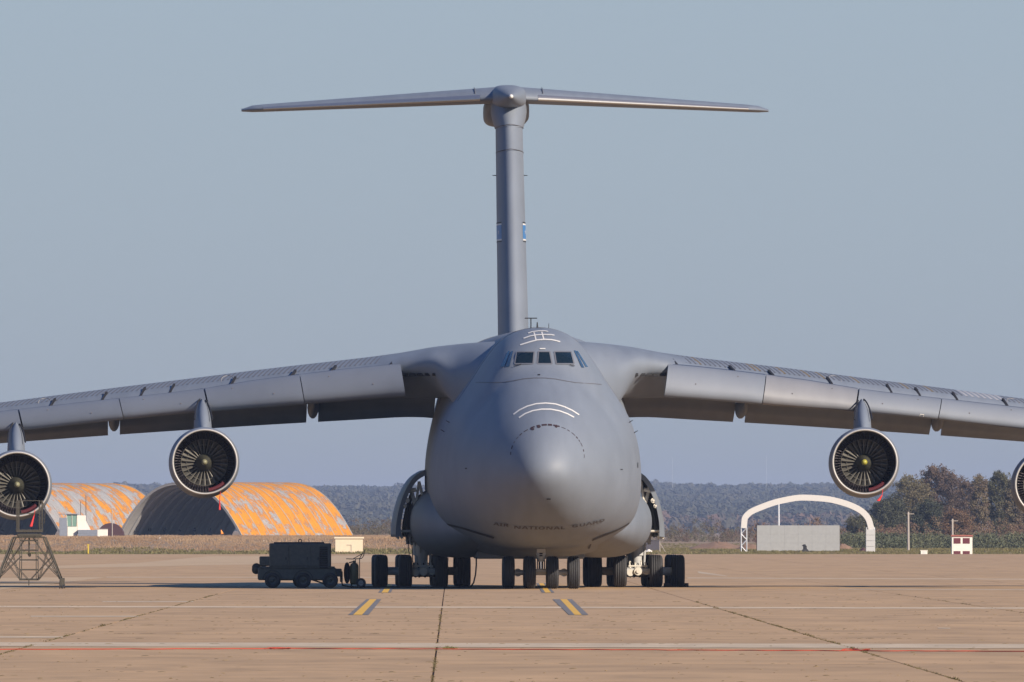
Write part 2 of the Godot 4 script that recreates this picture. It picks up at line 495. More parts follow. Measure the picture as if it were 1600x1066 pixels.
func make_wing(jet: Node3D, sg: float) -> void:
	var st := start()
	var rows := []
	for i in 61:
		var s: float = 5.0 * i / 24 if i <= 24 else 5.0 + 29.0 * (i - 24) / 36
		rows.append(wing_ring(s))
	solid(st, side(rows, sg))
	var w := build(st, "wing", M.paint, jet)
	for seg in [[5.02, 8.745], [8.775, 12.30], [12.36, 15.52], [15.55, 19.31], [19.37, 26.0], [26.03, 33.4]]:
		st = start()
		rows = []
		for i in 9: rows.append(slat_ring(lerpf(seg[0], seg[1], i / 8.0)))
		solid(st, side(rows, sg))
		var sl := build(st, "slat", M.paint_light if sg > 0 and seg[0] > 8.0 and seg[0] < 9.0 else M.paint_slat, w)
		for k in 2:                                   # small drain plates on the face
			var p := slat_point(lerpf(seg[0], seg[1], [0.3, 0.72][k]), [0.55, 0.3][k], 0.004)
			st = start()
			rod(st, mir(p, sg), mir(p, sg) + Vector3(0, 0.006, 0.02), 0.03, 0.025, 7)
			build(st, "drain_plate", M.seam, sl)
	for seg in [[3.55, 7.93], [8.38, 15.5], [15.95, 23.2], [23.35, 33.0]]:
		st = start()
		rows = []
		for i in 13:
			var s := lerpf(seg[0], seg[1], i / 12.0)
			var a0 := pch(WS, W_LE, s)
			var c := pch(WS, W_C, s)
			var y1 := pch(WS, W_LOW, s) + 0.22
			var y2 := pch(WS, W_FB, s)
			if s < 5.2: y2 -= 0.12 * pow((5.2 - s) / 1.6, 2)
			var a1 := a0 + c * 0.7
			var a2 := a0 + c * 0.98
			rows.append(PackedVector3Array([Vector3(s, y1 + 0.3, -a1 - 0.25), Vector3(s, y1 + 0.12, -a1), Vector3(s, y1 - 0.12, -a1 - 0.12), Vector3(s, lerpf(y1, y2, 0.45) - 0.1, -lerpf(a1, a2, 0.42)), Vector3(s, y2, -a2), Vector3(s, y2 + 0.05, -a2 - 0.03), Vector3(s, lerpf(y1, y2, 0.45) + 0.25, -lerpf(a1, a2, 0.45))]))
		solid(st, side(rows, sg))
		build(st, "flap", M.paint, w)
	for s in [8.15, 15.72, 23.27]:                    # flap track fairings
		st = start()
		rows = []
		var a0 := pch(WS, W_LE, s)
		var c := pch(WS, W_C, s)
		var y0 := pch(WS, W_FB, s) + 0.1
		for i in 13:
			var u := i / 12.0
			var rad := 0.22 * sqrt(clampf(1 - pow(2 * u - 1, 2), 0.002, 1)) * (1.0 if s < 20 else 0.8)
			var rr := PackedVector3Array()
			for j in 14:
				var t := TAU * j / 14
				rr.append(Vector3(s + cos(t) * rad, lerpf(y0 + 0.6, y0 + 0.32, u) + sin(t) * rad * 1.9, -(a0 + c * lerpf(0.45, 1.02, u))))
			rows.append(rr)
		solid(st, side(rows, sg))
		build(st, "flap_track_fairing", M.paint, w)
	# rows of slots across the fixed leading edge, with the slat tracks between
	var dark := start()
	var rusty := start()
	var pale := start()
	var s2 := 5.35
	while s2 < 33.0:
		var p0 := wing_top(s2, 0.085)
		var p1 := wing_top(s2 - 0.16, 0.15)
		var p2 := wing_top(s2 - 0.3, 0.235)
		var pick := rng.randf()
		var on := dark
		if sg > 0 and pick < 0.16: on = rusty
		if sg > 0 and s2 > 16.4 and s2 < 18.2: on = pale
		var wd := 0.035 if on == dark else 0.05
		var up := Vector3(0, 0.011, 0.003)
		var sx := Vector3(wd, 0, 0)
		for q in [[p0, p1], [p1, p2]]:
			flat(on)
			quad(on, mir(q[0] - sx + up, sg), mir(q[0] + sx + up, sg), mir(q[1] + sx + up, sg), mir(q[1] - sx + up, sg))
		s2 += 0.19 if on != pale else 0.24
	tag(build(dark, "leading_edge_slots", M.slot, w), "", "", "", "stuff")
	if sg > 0:
		tag(build(rusty, "weathered_slots", M.rust_slot, w), "", "", "", "stuff")
		tag(build(pale, "pale_slots", M.pale_slot, w), "", "", "", "stuff")
	for s in [5.35, 7.55, 9.05, 11.3, 13.6, 14.7, 16.15, 18.1, 20.6, 22.8, 25.2, 27.6, 30.0]:
		st = start()
		var pa := slat_point(s, 0.0, 0.05)
		var pb := wing_top(s - 0.15, 0.095) + Vector3(0, 0.08, 0.05)
		var xx := Vector3(0.042, 0, 0)
		var dn := Vector3(0, -0.12, 0)
		var rr := [PackedVector3Array([pa - xx, pa + xx, pa + xx + dn, pa - xx + dn]), PackedVector3Array([pb - xx, pb + xx, pb + xx + dn, pb - xx + dn])]
		flat(st)
		rr = side(rr, sg)
		loft(st, rr); cap(st, rr[0]); cap(st, rr[1], true)
		build(st, "slat_track", M.black, w)
	if sg > 0:                                        # small white square outline on the third slat
		st = start()
		for e in [[14.82, 0.78, 14.82, 0.9], [14.96, 0.78, 14.96, 0.9], [14.82, 0.78, 14.96, 0.78]]:
			var p := slat_point(e[0], e[1], 0.012)
			var q := slat_point(e[2], e[3], 0.012)
			rod(st, p, q, 0.012, -1, 4)
		build(st, "white_mark", M.white, w)
	st = start()                                      # dark vent slot under the inner leading edge
	for i in 5:
		var s := 3.72 + i * 0.28
		var a0 := pch(WS, W_LE, s) + 0.035 * pch(WS, W_C, s)
		box(st, Vector3(sg * s, 7.97, -a0 + 0.12), Vector3(0.25, 0.1, 0.4), 0.01)
	build(st, "vent_slot", M.black, w)
	# crescent rubbing mark on the leading edge above each pylon
	for s in [12.0, 18.9]:
		st = start()
		var arc := PackedVector3Array()
		for i in 9:
			var t := PI * i / 8
			arc.append(mir(wing_top(s - 0.55 + 0.24 * cos(t) * -1, 0.075 + 0.10 * sin(t)) + Vector3(0, 0.006, 0), sg))
		tube(st, arc, 0.012, 4)
		build(st, "lifting_lug_mark", M.rimgrey, w)

func foil(h: float) -> float:                       # half thickness of a symmetric section, 1 = full at its thickest
	return 2.0 * 5 * (0.2969 * sqrt(h) - 0.126 * h - 0.3516 * h * h + 0.2843 * pow(h, 3) - 0.1036 * pow(h, 4))

func make_engine(jet: Node3D, at: Vector3, sg: float, yellow: bool, top: float, back: float) -> void:
	var e := node("engine", jet)
	e.position = at
	e.rotation_degrees = Vector3(-1.2, -1.0 * sg, 0)
	var I := Basis.IDENTITY
	var st := start()
	lathe(st, [Vector2(1.235, 0.02), Vector2(1.27, -0.12), Vector2(1.31, -0.5), Vector2(1.325, -1.1), Vector2(1.31, -1.9), Vector2(1.25, -2.8), Vector2(1.19, -3.25), Vector2(1.12, -3.25), Vector2(1.1, -2.4)], Vector3.ZERO, I, 72)
	build(st, "cowl", M.paint, e)
	st = start()
	var lip := []
	for i in 13:
		var t := lerpf(-0.5, PI + 0.35, i / 12.0)
		lip.append(Vector2(1.195 + cos(t) * 0.045, 0.02 + sin(t) * 0.11))
	lathe(st, lip, Vector3.ZERO, I, 72)
	build(st, "inlet_lip", M.lip, e)
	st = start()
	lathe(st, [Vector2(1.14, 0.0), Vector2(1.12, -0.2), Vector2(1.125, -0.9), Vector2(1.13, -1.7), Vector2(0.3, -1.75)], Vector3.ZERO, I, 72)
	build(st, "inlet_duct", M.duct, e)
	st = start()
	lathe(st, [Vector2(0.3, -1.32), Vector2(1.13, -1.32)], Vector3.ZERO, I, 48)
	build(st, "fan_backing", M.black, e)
	# outer guide vanes: too fine to pick apart
	st = start()
	flat(st)
	for i in 64:
		var b := Basis(Vector3.BACK, TAU * i / 64)
		box(st, b * Vector3(1.0, 0, -1.05), Vector3(0.25, 0.028, 0.24), 0.0, b * Basis(Vector3.RIGHT, 0.5))
	tag(build(st, "guide_vanes", M.vane, e), "", "", "", "stuff")
	st = start()
	var rg := []
	for i in 9:
		var t := TAU * i / 8
		rg.append(Vector2(0.87 + cos(t) * 0.012, -0.82 + sin(t) * 0.03))
	lathe(st, rg, Vector3.ZERO, I, 64)
	build(st, "shroud_ring", M.blade, e)
	# fan blades, each its own
	st = start()
	var br := []
	for i in 6:
		var u := i / 5.0
		var r := lerpf(0.3, 0.86, u)
		var tw := lerpf(0.55, 1.02, u)
		var ch := lerpf(0.13, 0.26, u)
		var row := PackedVector3Array()
		for q in [[-1.0, 0.0], [-0.35, 0.016], [0.35, 0.018], [1.0, 0.0], [0.35, -0.006], [-0.35, -0.006]]:
			var l := Vector2(q[0] * ch * 0.5, q[1])
			row.append(Vector3(r, l.x * sin(tw) + l.y * cos(tw), -0.92 + l.x * cos(tw) - l.y * sin(tw)))
		br.append(row)
	solid(st, br)
	st.generate_normals()
	var bm := st.commit()
	for i in 26:
		place(bm, "fan_blade", M.blade, e, Transform3D(Basis(Vector3.BACK, TAU * (i + 0.3) / 26)))
	st = start()                                     # mid-span snubbers
	for i in 26:
		var b := Basis(Vector3.BACK, TAU * (i + 0.8) / 26)
		box(st, b * Vector3(0.66, 0, -0.9), Vector3(0.025, 0.17, 0.035), 0.006, b)
	tag(build(st, "snubbers", M.blade, e), "", "", "", "stuff")
	st = start()
	lathe(st, [Vector2(0.325, -0.98), Vector2(0.315, -0.86), Vector2(0.26, -0.72), Vector2(0.17, -0.58), Vector2(0.11, -0.49)], Vector3.ZERO, I, 40)
	build(st, "spinner_base", M.hub_dark, e)
	st = start()
	lathe(st, [Vector2(0.112, -0.5), Vector2(0.108, -0.44), Vector2(0.085, -0.37), Vector2(0.045, -0.33), Vector2(0.0, -0.315)], Vector3.ZERO, I, 32)
	build(st, "spinner", M.spinner_yellow if yellow else M.spinner_olive, e)
	st = start()
	lathe(st, [Vector2(0.98, -2.2), Vector2(1.0, -3.1), Vector2(0.92, -4.2), Vector2(0.72, -5.6), Vector2(0.52, -6.5), Vector2(0.3, -6.6), Vector2(0.0, -7.4)], Vector3.ZERO, I, 40)
	build(st, "core_cowl", M.paint, e)
	# stowed red strap lying in the bottom of the inlet
	st = start()
	var rows := []
	for i in 9:
		var t := lerpf(-1.42, -0.82, i / 8.0)
		var o := Vector3(cos(t), sin(t), 0)
		rows.append(PackedVector3Array([o * 1.112 + Vector3(0, 0, -0.16), o * 0.985 + Vector3(0, 0, -0.2), o * 0.985 + Vector3(0, 0, -0.36), o * 1.115 + Vector3(0, 0, -0.4)]))
	solid(st, rows)
	build(st, "inlet_strap", M.red_dark, e)
	# pylon: a rounded blade from the cowl forward and up onto the leading edge
	st = start()
	rows = []
	for i in 17:
		var u := i / 16.0
		var y := lerpf(1.1, top, u)
		var wd := 0.335 * pow(clampf(1 - pow(u, 2.6), 0.0004, 1), 0.62)
		var z0 := lerpf(-0.9, back, pow(u, 1.5))
		var len := lerpf(8.5, 3.4, u)
		var row := PackedVector3Array()
		for j in 26:
			var h := pow(absf(1 - j / 12.5), 2.0) if j < 26 else 0.0
			var sd := 1.0 if j < 13 else -1.0
			h = clampf(h, 0, 1)
			row.append(Vector3(sd * wd * foil(h), y, z0 - h * len))
		rows.append(row)
	solid(st, rows)
	var py := build(st, "pylon", M.paint, e)
	st = start()
	for sd in [-1, 1]:                                # dark joint where the pylon meets the slat
		var pts := PackedVector3Array()
		for i in range(6, 17):
			var u := i / 16.0
			var wd := 0.335 * pow(clampf(1 - pow(u, 2.6), 0.0004, 1), 0.62)
			pts.append(Vector3(sd * (wd * 0.93 + 0.035), lerpf(1.1, top, u) + 0.02, lerpf(-0.9, back, pow(u, 1.5)) - 0.3))
		tube(st, pts, 0.03, 5)
	build(st, "pylon_seal", M.black, py)

func tyre_mesh(r: float, w: float) -> Mesh:
	var st := start()
	var h := w / 2
	var p := [Vector2(r * 0.5, h * 0.75), Vector2(r * 0.62, h * 0.96), Vector2(r * 0.8, h), Vector2(r * 0.92, h * 0.88), Vector2(r * 0.985, h * 0.66)]
	for g in [0.5, 0.17, -0.17, -0.5]:
		p.append_array([Vector2(r, h * (g + 0.055)), Vector2(r * 0.965, h * (g + 0.04)), Vector2(r * 0.965, h * (g - 0.04)), Vector2(r, h * (g - 0.055))])
	p.append_array([Vector2(r * 0.985, -h * 0.66), Vector2(r * 0.92, -h * 0.88), Vector2(r * 0.8, -h), Vector2(r * 0.62, -h * 0.96), Vector2(r * 0.5, -h * 0.75)])
	lathe(st, p, Vector3.ZERO, Basis(Vector3.UP, PI / 2), 40)
	st.generate_normals()
	return st.commit()

func hub_mesh(r: float, w: float) -> Mesh:
	var st := start()
	lathe(st, [Vector2(0.0, w * 0.3), Vector2(r * 0.3, w * 0.34), Vector2(r * 0.35, w * 0.15), Vector2(r * 0.8, w * 0.2), Vector2(r * 0.95, w * 0.42), Vector2(r, w * 0.42), Vector2(r, -w * 0.42), Vector2(r * 0.95, -w * 0.42), Vector2(r * 0.8, -w * 0.2), Vector2(r * 0.35, -w * 0.15), Vector2(r * 0.3, -w * 0.34), Vector2(0.0, -w * 0.3)], Vector3.ZERO, Basis(Vector3.UP, PI / 2), 32)
	st.generate_normals()
	return st.commit()

func make_jet() -> void:
	var jet := thing("cargo_jet", "huge grey four-engined cargo jet parked nose-on, with drooping high wings and a tall T-tail", "airplane", Vector3(1.32, 0, 0))
	jet.rotation_degrees.y = 1.36
	# body: nose to tail, closed
	var st := start()
	var rows := []
	var n := 96
	var nose := PackedVector3Array()
	for i in n: nose.append(Vector3(0, 4.3, 0))
	rows.append(nose)
	var av := []
	for i in range(1, 50): av.append(16.0 * pow(i / 49.0, 2.0))
	for i in range(1, 41): av.append(16.0 + 58.0 * i / 40.0)
	for a in av: rows.append(body_ring(a, n))
	soft(st, 1)
	loft(st, rows)
	cap(st, rows[-1], true)
	var body := build(st, "fuselage", M.paint, jet)
	# painted and worn marks of the nose, each following the skin
	st = start()
	skin_patch(st, [Vector2(-0.286, 8.179) - Vector2(0.03, 0.02), Vector2(0.347, 8.179) + Vector2(0.02, -0.02), Vector2(0.287, 8.723), Vector2(-0.159, 8.723)], 8, 8, 0.004)
	build(st, "window_surround", M.paint_slat, body)
	var panes := [
		[Vector2(-1.027, 8.243), Vector2(-0.365, 8.243), Vector2(-0.307, 8.689), Vector2(-0.94, 8.689)],
		[Vector2(-0.201, 8.239), Vector2(0.326, 8.239), Vector2(0.256, 8.696), Vector2(-0.154, 8.696)],
		[Vector2(0.483, 8.243), Vector2(1.14, 8.243), Vector2(1.048, 8.696), Vector2(0.427, 8.696)],
	]
	for c in panes:
		st = start()
		skin_patch(st, c, 10, 8, 0.012)
		var wn := build(st, "window", M.glass, body)
		st = start()
		var loop: Array = c.duplicate()
		loop.append(c[0])
		for i in 4: skin_ribbon(st, [loop[i], loop[i + 1]], 0.045, 0.022)
		build(st, "window_frame", M.frame_grey, wn)
	for c in [[Vector2(1.424, 8.12), Vector2(1.525, 8.12), Vector2(1.236, 8.755), Vector2(1.161, 8.755)], [Vector2(1.581, 8.149), Vector2(1.675, 8.149), Vector2(1.318, 8.741), Vector2(1.255, 8.741)], [Vector2(-1.524, 8.144), Vector2(-1.395, 8.144), Vector2(-1.172, 8.731), Vector2(-1.242, 8.731)], [Vector2(-1.36, 8.144), Vector2(-1.219, 8.144), Vector2(-1.066, 8.731), Vector2(-1.125, 8.731)]]:
		st = start()
		skin_patch(st, c, 3, 8, 0.012)
		build(st, "side_window", M.side_glass, body)
	for q in [[14.4, 0.55], [19.6, 0.9], [24.0, 1.2]]:   # skin joints over the crown
		st = start()
		var rg := body_ring(q[0], 96)
		var pts := PackedVector3Array()
		for j in range(8, 41): pts.append(rg[j] + Vector3(0, 0.003, 0.002))
		tube(st, pts, 0.011, 4)
		build(st, "skin_joint", M.seam, body)
	# white paint: escape-hatch lattice, two nose arcs, two dashes
	var white := [
		[[Vector2(-0.8, 8.957), Vector2(-0.458, 9.063), Vector2(-0.176, 9.141), Vector2(0.106, 9.162), Vector2(0.365, 9.15), Vector2(0.554, 9.108), Vector2(0.671, 9.075)], 0.045],
		[[Vector2(-0.659, 9.204), Vector2(-0.435, 9.287), Vector2(-0.176, 9.334), Vector2(0.106, 9.35), Vector2(0.389, 9.343), Vector2(0.483, 9.324)], 0.04],
		[[Vector2(-0.47, 9.405), Vector2(-0.317, 9.461), Vector2(-0.082, 9.492), Vector2(0.154, 9.496), Vector2(0.271, 9.47)], 0.035],
		[[Vector2(-0.256, 9.433), Vector2(-0.24, 9.31), Vector2(-0.216, 9.146)], 0.05],
		[[Vector2(0.031, 9.452), Vector2(0.043, 9.334), Vector2(0.071, 9.169)], 0.05],
		[[Vector2(-0.105, 8.811), Vector2(0.106, 8.811)], 0.035],
		[[Vector2(-0.141, 8.161), Vector2(0.048, 8.161)], 0.035],
	]
	for w in white:
		st = start()
		skin_ribbon(st, w[0], w[1], 0.012)
		build(st, "white_stripe", M.white, body)
	for c in [[Vector2(-1.183, 6.365), Vector2(-0.962, 6.528), Vector2(-0.683, 6.663), Vector2(-0.357, 6.753), Vector2(-0.009, 6.779), Vector2(0.34, 6.746), Vector2(0.666, 6.644), Vector2(0.945, 6.516), Vector2(1.201, 6.353)], [Vector2(-0.997, 6.241), Vector2(-0.776, 6.388), Vector2(-0.497, 6.497), Vector2(-0.171, 6.551), Vector2(0.154, 6.551), Vector2(0.48, 6.49), Vector2(0.759, 6.388), Vector2(1.003, 6.26)]]:
		st = start()
		skin_ribbon(st, c, 0.045, 0.01)
		build(st, "nose_arc", M.white, body)
	# chipped paint along the radome joint: uneven dashes
	var k := 0
	var t := 0.03
	while t < 1.0:
		var ln := rng.randf_range(0.018, 0.045)
		var pts := []
		for i in 4:
			var ph := lerpf(PI * 1.02, -0.02 * PI, minf(t + ln * i / 3.0, 1.0))
			pts.append(Vector2(1.33 * cos(ph), 4.85 + 1.13 * sin(ph)) * Vector2(1, 1))
		st = start()
		skin_ribbon(st, pts, rng.randf_range(0.014, 0.034) * (2.0 if t > 0.33 and t < 0.62 else 1.0), 0.008)
		build(st, "chipped_paint", M.chipped, body)
		t += ln + rng.randf_range(0.008, 0.03)
	for q in [[Vector2(-0.539, 5.819), 0.104, 0.058], [Vector2(-0.307, 5.901), 0.081, 0.081], [Vector2(0.33, 5.924), 0.07, 0.058], [Vector2(0.064, 5.97), 0.046, 0.03]]:
		st = start()
		var e := PackedVector2Array()
		for i in 9:
			var ph := TAU * i / 9
			var rr := rng.randf_range(0.5, 1.0)
			var p: Vector2 = q[0] + Vector2(cos(ph) * q[1], sin(ph) * q[2]) * rr
			e.append(p)
		var mid: Vector2 = q[0]
		for i in 9:
			var f := e[i]
			var g := e[(i + 1) % 9]
			tri(st, skin_out(mid.x, mid.y, 0.012), skin_out(f.x, f.y, 0.012), skin_out(g.x, g.y, 0.012))
		build(st, "bare_patch", M.chipped, body)
	# seams: the visor joint, hatch outlines, small fittings
	for w in [[0.025, M.seam, [Vector2(-2.388, 7.6), Vector2(-1.874, 7.565), Vector2(-1.406, 7.577), Vector2(-1.102, 7.624), Vector2(-0.752, 7.689), Vector2(-0.331, 7.722), Vector2(0.043, 7.717), Vector2(0.417, 7.68), Vector2(0.791, 7.612), Vector2(1.165, 7.554), Vector2(1.749, 7.53), Vector2(2.193, 7.507)]], [0.07, M.black, [Vector2(-3.505, 2.412), Vector2(-2.964, 2.259), Vector2(-2.376, 2.059), Vector2(-1.811, 1.882)]], [0.07, M.black, [Vector2(1.834, 1.812), Vector2(2.257, 1.977), Vector2(2.728, 2.153), Vector2(3.339, 2.423)]], [0.07, M.black, [Vector2(1.846, 1.812), Vector2(1.822, 1.635), Vector2(1.881, 1.482)]]]:
		st = start()
		skin_ribbon(st, w[2], w[0], 0.01)
		build(st, "seam", w[1], body)
	for q in [[Vector2(0.021, 3.295), 0.071, 0.024], [Vector2(-0.177, 7.837), 0.047, 0.019], [Vector2(3.537, 4.553), 0.014, 0.094], [Vector2(2.804, 4.378), 0.047, 0.014], [Vector2(-2.855, 4.413), 0.035, 0.024], [Vector2(-3.833, 3.784), 0.059, 0.024], [Vector2(-3.879, 3.714), 0.035, 0.035]]:
		st = start()
		var m2: Vector2 = q[0]
		var hx: float = q[1]
		var hy: float = q[2]
		if absf(m2.x) < 3.7:
			skin_patch(st, [m2 + Vector2(-hx, -hy), m2 + Vector2(hx, -hy), m2 + Vector2(hx, hy), m2 + Vector2(-hx, hy)], 2, 2, 0.014)
			build(st, "small_vent", M.black, body)
	for c in [[Vector2(-1.06, 8.14), Vector2(-0.994, 8.149), Vector2(-0.783, 8.212)], [Vector2(0.963, 8.187), Vector2(1.045, 8.158), Vector2(1.139, 8.149)]]:   # wipers
		st = start()
		var pts := PackedVector3Array()
		for p in c:
			pts.append(skin_out(p.x, p.y, 0.05))
		tube(st, pts, 0.014, 5)
		build(st, "wiper", M.black, body)
	# probes on the flanks of the nose
	for s in [Vector2(3.245, 6.129), Vector2(3.457, 5.752), Vector2(-3.34, 6.129), Vector2(-3.516, 5.799)]:
		var p: Vector2 = s
		var a := 6.0
		while body_half(p.y, a) < absf(p.x) and a < 13.0: a += 0.05
		p.x = signf(p.x) * body_half(p.y, a)
		st = start()
		var q0 := Vector3(p.x, p.y, -a)
		rod(st, q0, q0 + Vector3(signf(p.x) * 0.12, 0.07, 0.0), 0.018, 0.012, 5)
		rod(st, q0 + Vector3(signf(p.x) * 0.12, 0.07, -0.03), q0 + Vector3(signf(p.x) * 0.13, 0.08, 0.3), 0.014, 0.007, 5)
		build(st, "pitot_probe", M.black, body)
	# lettering under the nose
	for w in [["AIR", [Vector2(-1.884, 2.358), Vector2(-1.612, 2.315), Vector2(-1.341, 2.286)]], ["NATIONAL", [Vector2(-1.143, 2.223), Vector2(-0.233, 2.193), Vector2(0.677, 2.205)]], ["GUARD", [Vector2(0.944, 2.258), Vector2(1.561, 2.347), Vector2(2.178, 2.491)]]]:
		lettering(body, w[0], w[1])
	# antennas on the crown
	st = start()
	box(st, Vector3(-0.3, 9.82, -13.5), Vector3(0.035, 0.36, 0.3), 0.01)
	box(st, Vector3(-0.3, 10.0, -13.5), Vector3(0.46, 0.035, 0.34), 0.012)
	build(st, "roof_antenna", M.black, body)
	st = start()
	rod(st, Vector3(-0.05, 9.62, -14), Vector3(-0.05, 9.86, -14.1), 0.04, 0.02, 6)
	build(st, "roof_beacon", M.black, body)
	st = start()
	rod(st, Vector3(0.38, 9.5, -14.5), Vector3(0.39, 9.82, -14.6), 0.014, 0.01, 5)
	build(st, "whip_antenna", M.black, body)
	st = start()
	var hatch := PackedVector3Array()
	for i in 15: hatch.append(Vector3(-0.36 + 0.05 * i, 9.6 - 0.09 * pow((i - 7) / 7.0, 2) , -12.6))
	tube(st, hatch, 0.035, 5)
	build(st, "hatch_rim", M.black, body)
	# gear pods
	for sg in [-1.0, 1.0]:
		st = start()
		rows = []
		for i in 36:
			var a := 10.5 + 36.0 * pow(i / 35.0, 1.35)
			var u := a - 10.5
			var sc := clampf(pch([0.0, 0.4, 1.4, 3.4, 6.5, 10.5, 16.0, 24.0, 30.0, 36.0], [0.02, 0.2, 0.38, 0.58, 0.78, 0.93, 1.0, 1.0, 0.75, 0.02], u), 0.02, 1)
			var cx := lerpf(2.0, 2.62, smoothstep(0, 13, u))
			var cy := lerpf(2.3, 2.5, smoothstep(0, 12, u))
			var row := PackedVector3Array()
			for j in 56:
				var ph := TAU * j / 56
				var c := cos(ph)
				var s := sin(ph)
				var lowh := lerpf(1.16, 1.38, smoothstep(0, 12, u)) * lerpf(sc, 1, 0.0)
				row.append(Vector3(cx + 1.93 * sc * signf(c) * pow(absf(c), 0.8), cy + (1.4 * sc * s if s > 0 else lowh * signf(s) * pow(absf(s), 0.86)), -a))
			rows.append(row)
		solid(st, side(rows, sg))
		build(st, "gear_pod", M.paint, jet)
	# belly plate between the pods
	st = start()
	box(st, Vector3(-0.2, 1.25, -21), Vector3(4.0, 0.32, 7.0), 0.05)
	build(st, "belly_plate", M.paint, body)
	make_wing(jet, -1.0)
	make_wing(jet, 1.0)
	make_engine(jet, Vector3(-12.33, 4.71, -19.5), -1.0, false, 2.48, -4.15)
	make_engine(jet, Vector3(-19.35, 3.88, -23.0), -1.0, false, 2.47, -4.55)
	make_engine(jet, Vector3(12.33, 4.71, -19.5), 1.0, true, 2.48, -4.15)
	make_engine(jet, Vector3(19.35, 3.88, -23.0), 1.0, true, 2.47, -4.55)
	make_tail(jet)
	make_gear(jet)

func lettering(body: Node3D, word: String, base: Array) -> void:
	var f := SystemFont.new()
	f.font_names = PackedStringArray(["Droid Sans"])
	f.font_weight = 700
	var tm := TextMesh.new()
	tm.font = f; tm.text = word; tm.font_size = 48; tm.pixel_size = 0.01; tm.depth = 0.0; tm.curve_step = 1.0
	var ar := tm.get_mesh_arrays()
	var vs: PackedVector3Array = ar[Mesh.ARRAY_VERTEX]
	var ix: PackedInt32Array = ar[Mesh.ARRAY_INDEX]
	var lo := Vector2(1e9, 1e9)
	var hi := -lo
	for v in vs:
		lo = lo.min(Vector2(v.x, v.y)); hi = hi.max(Vector2(v.x, v.y))
	var a: Vector2 = base[0]
	var mid: Vector2 = base[1]
	var b: Vector2 = base[2]
	var st := start()
	var out := PackedVector3Array()
	for v in vs:
		var u := (v.x - lo.x) / (hi.x - lo.x)
		var h := (v.y - lo.y) / (hi.y - lo.y)
		var y := a.y * (1 - u) * (1 - 2 * u) + mid.y * 4 * u * (1 - u) + b.y * u * (2 * u - 1)
		out.append(skin_out(lerpf(a.x, b.x, u), y + h * 0.105, 0.012))
	if ix.size():
		for i in ix: st.add_vertex(out[i])
	else:
		for p in out: st.add_vertex(p)
	build(st, "lettering", M.letters, body)

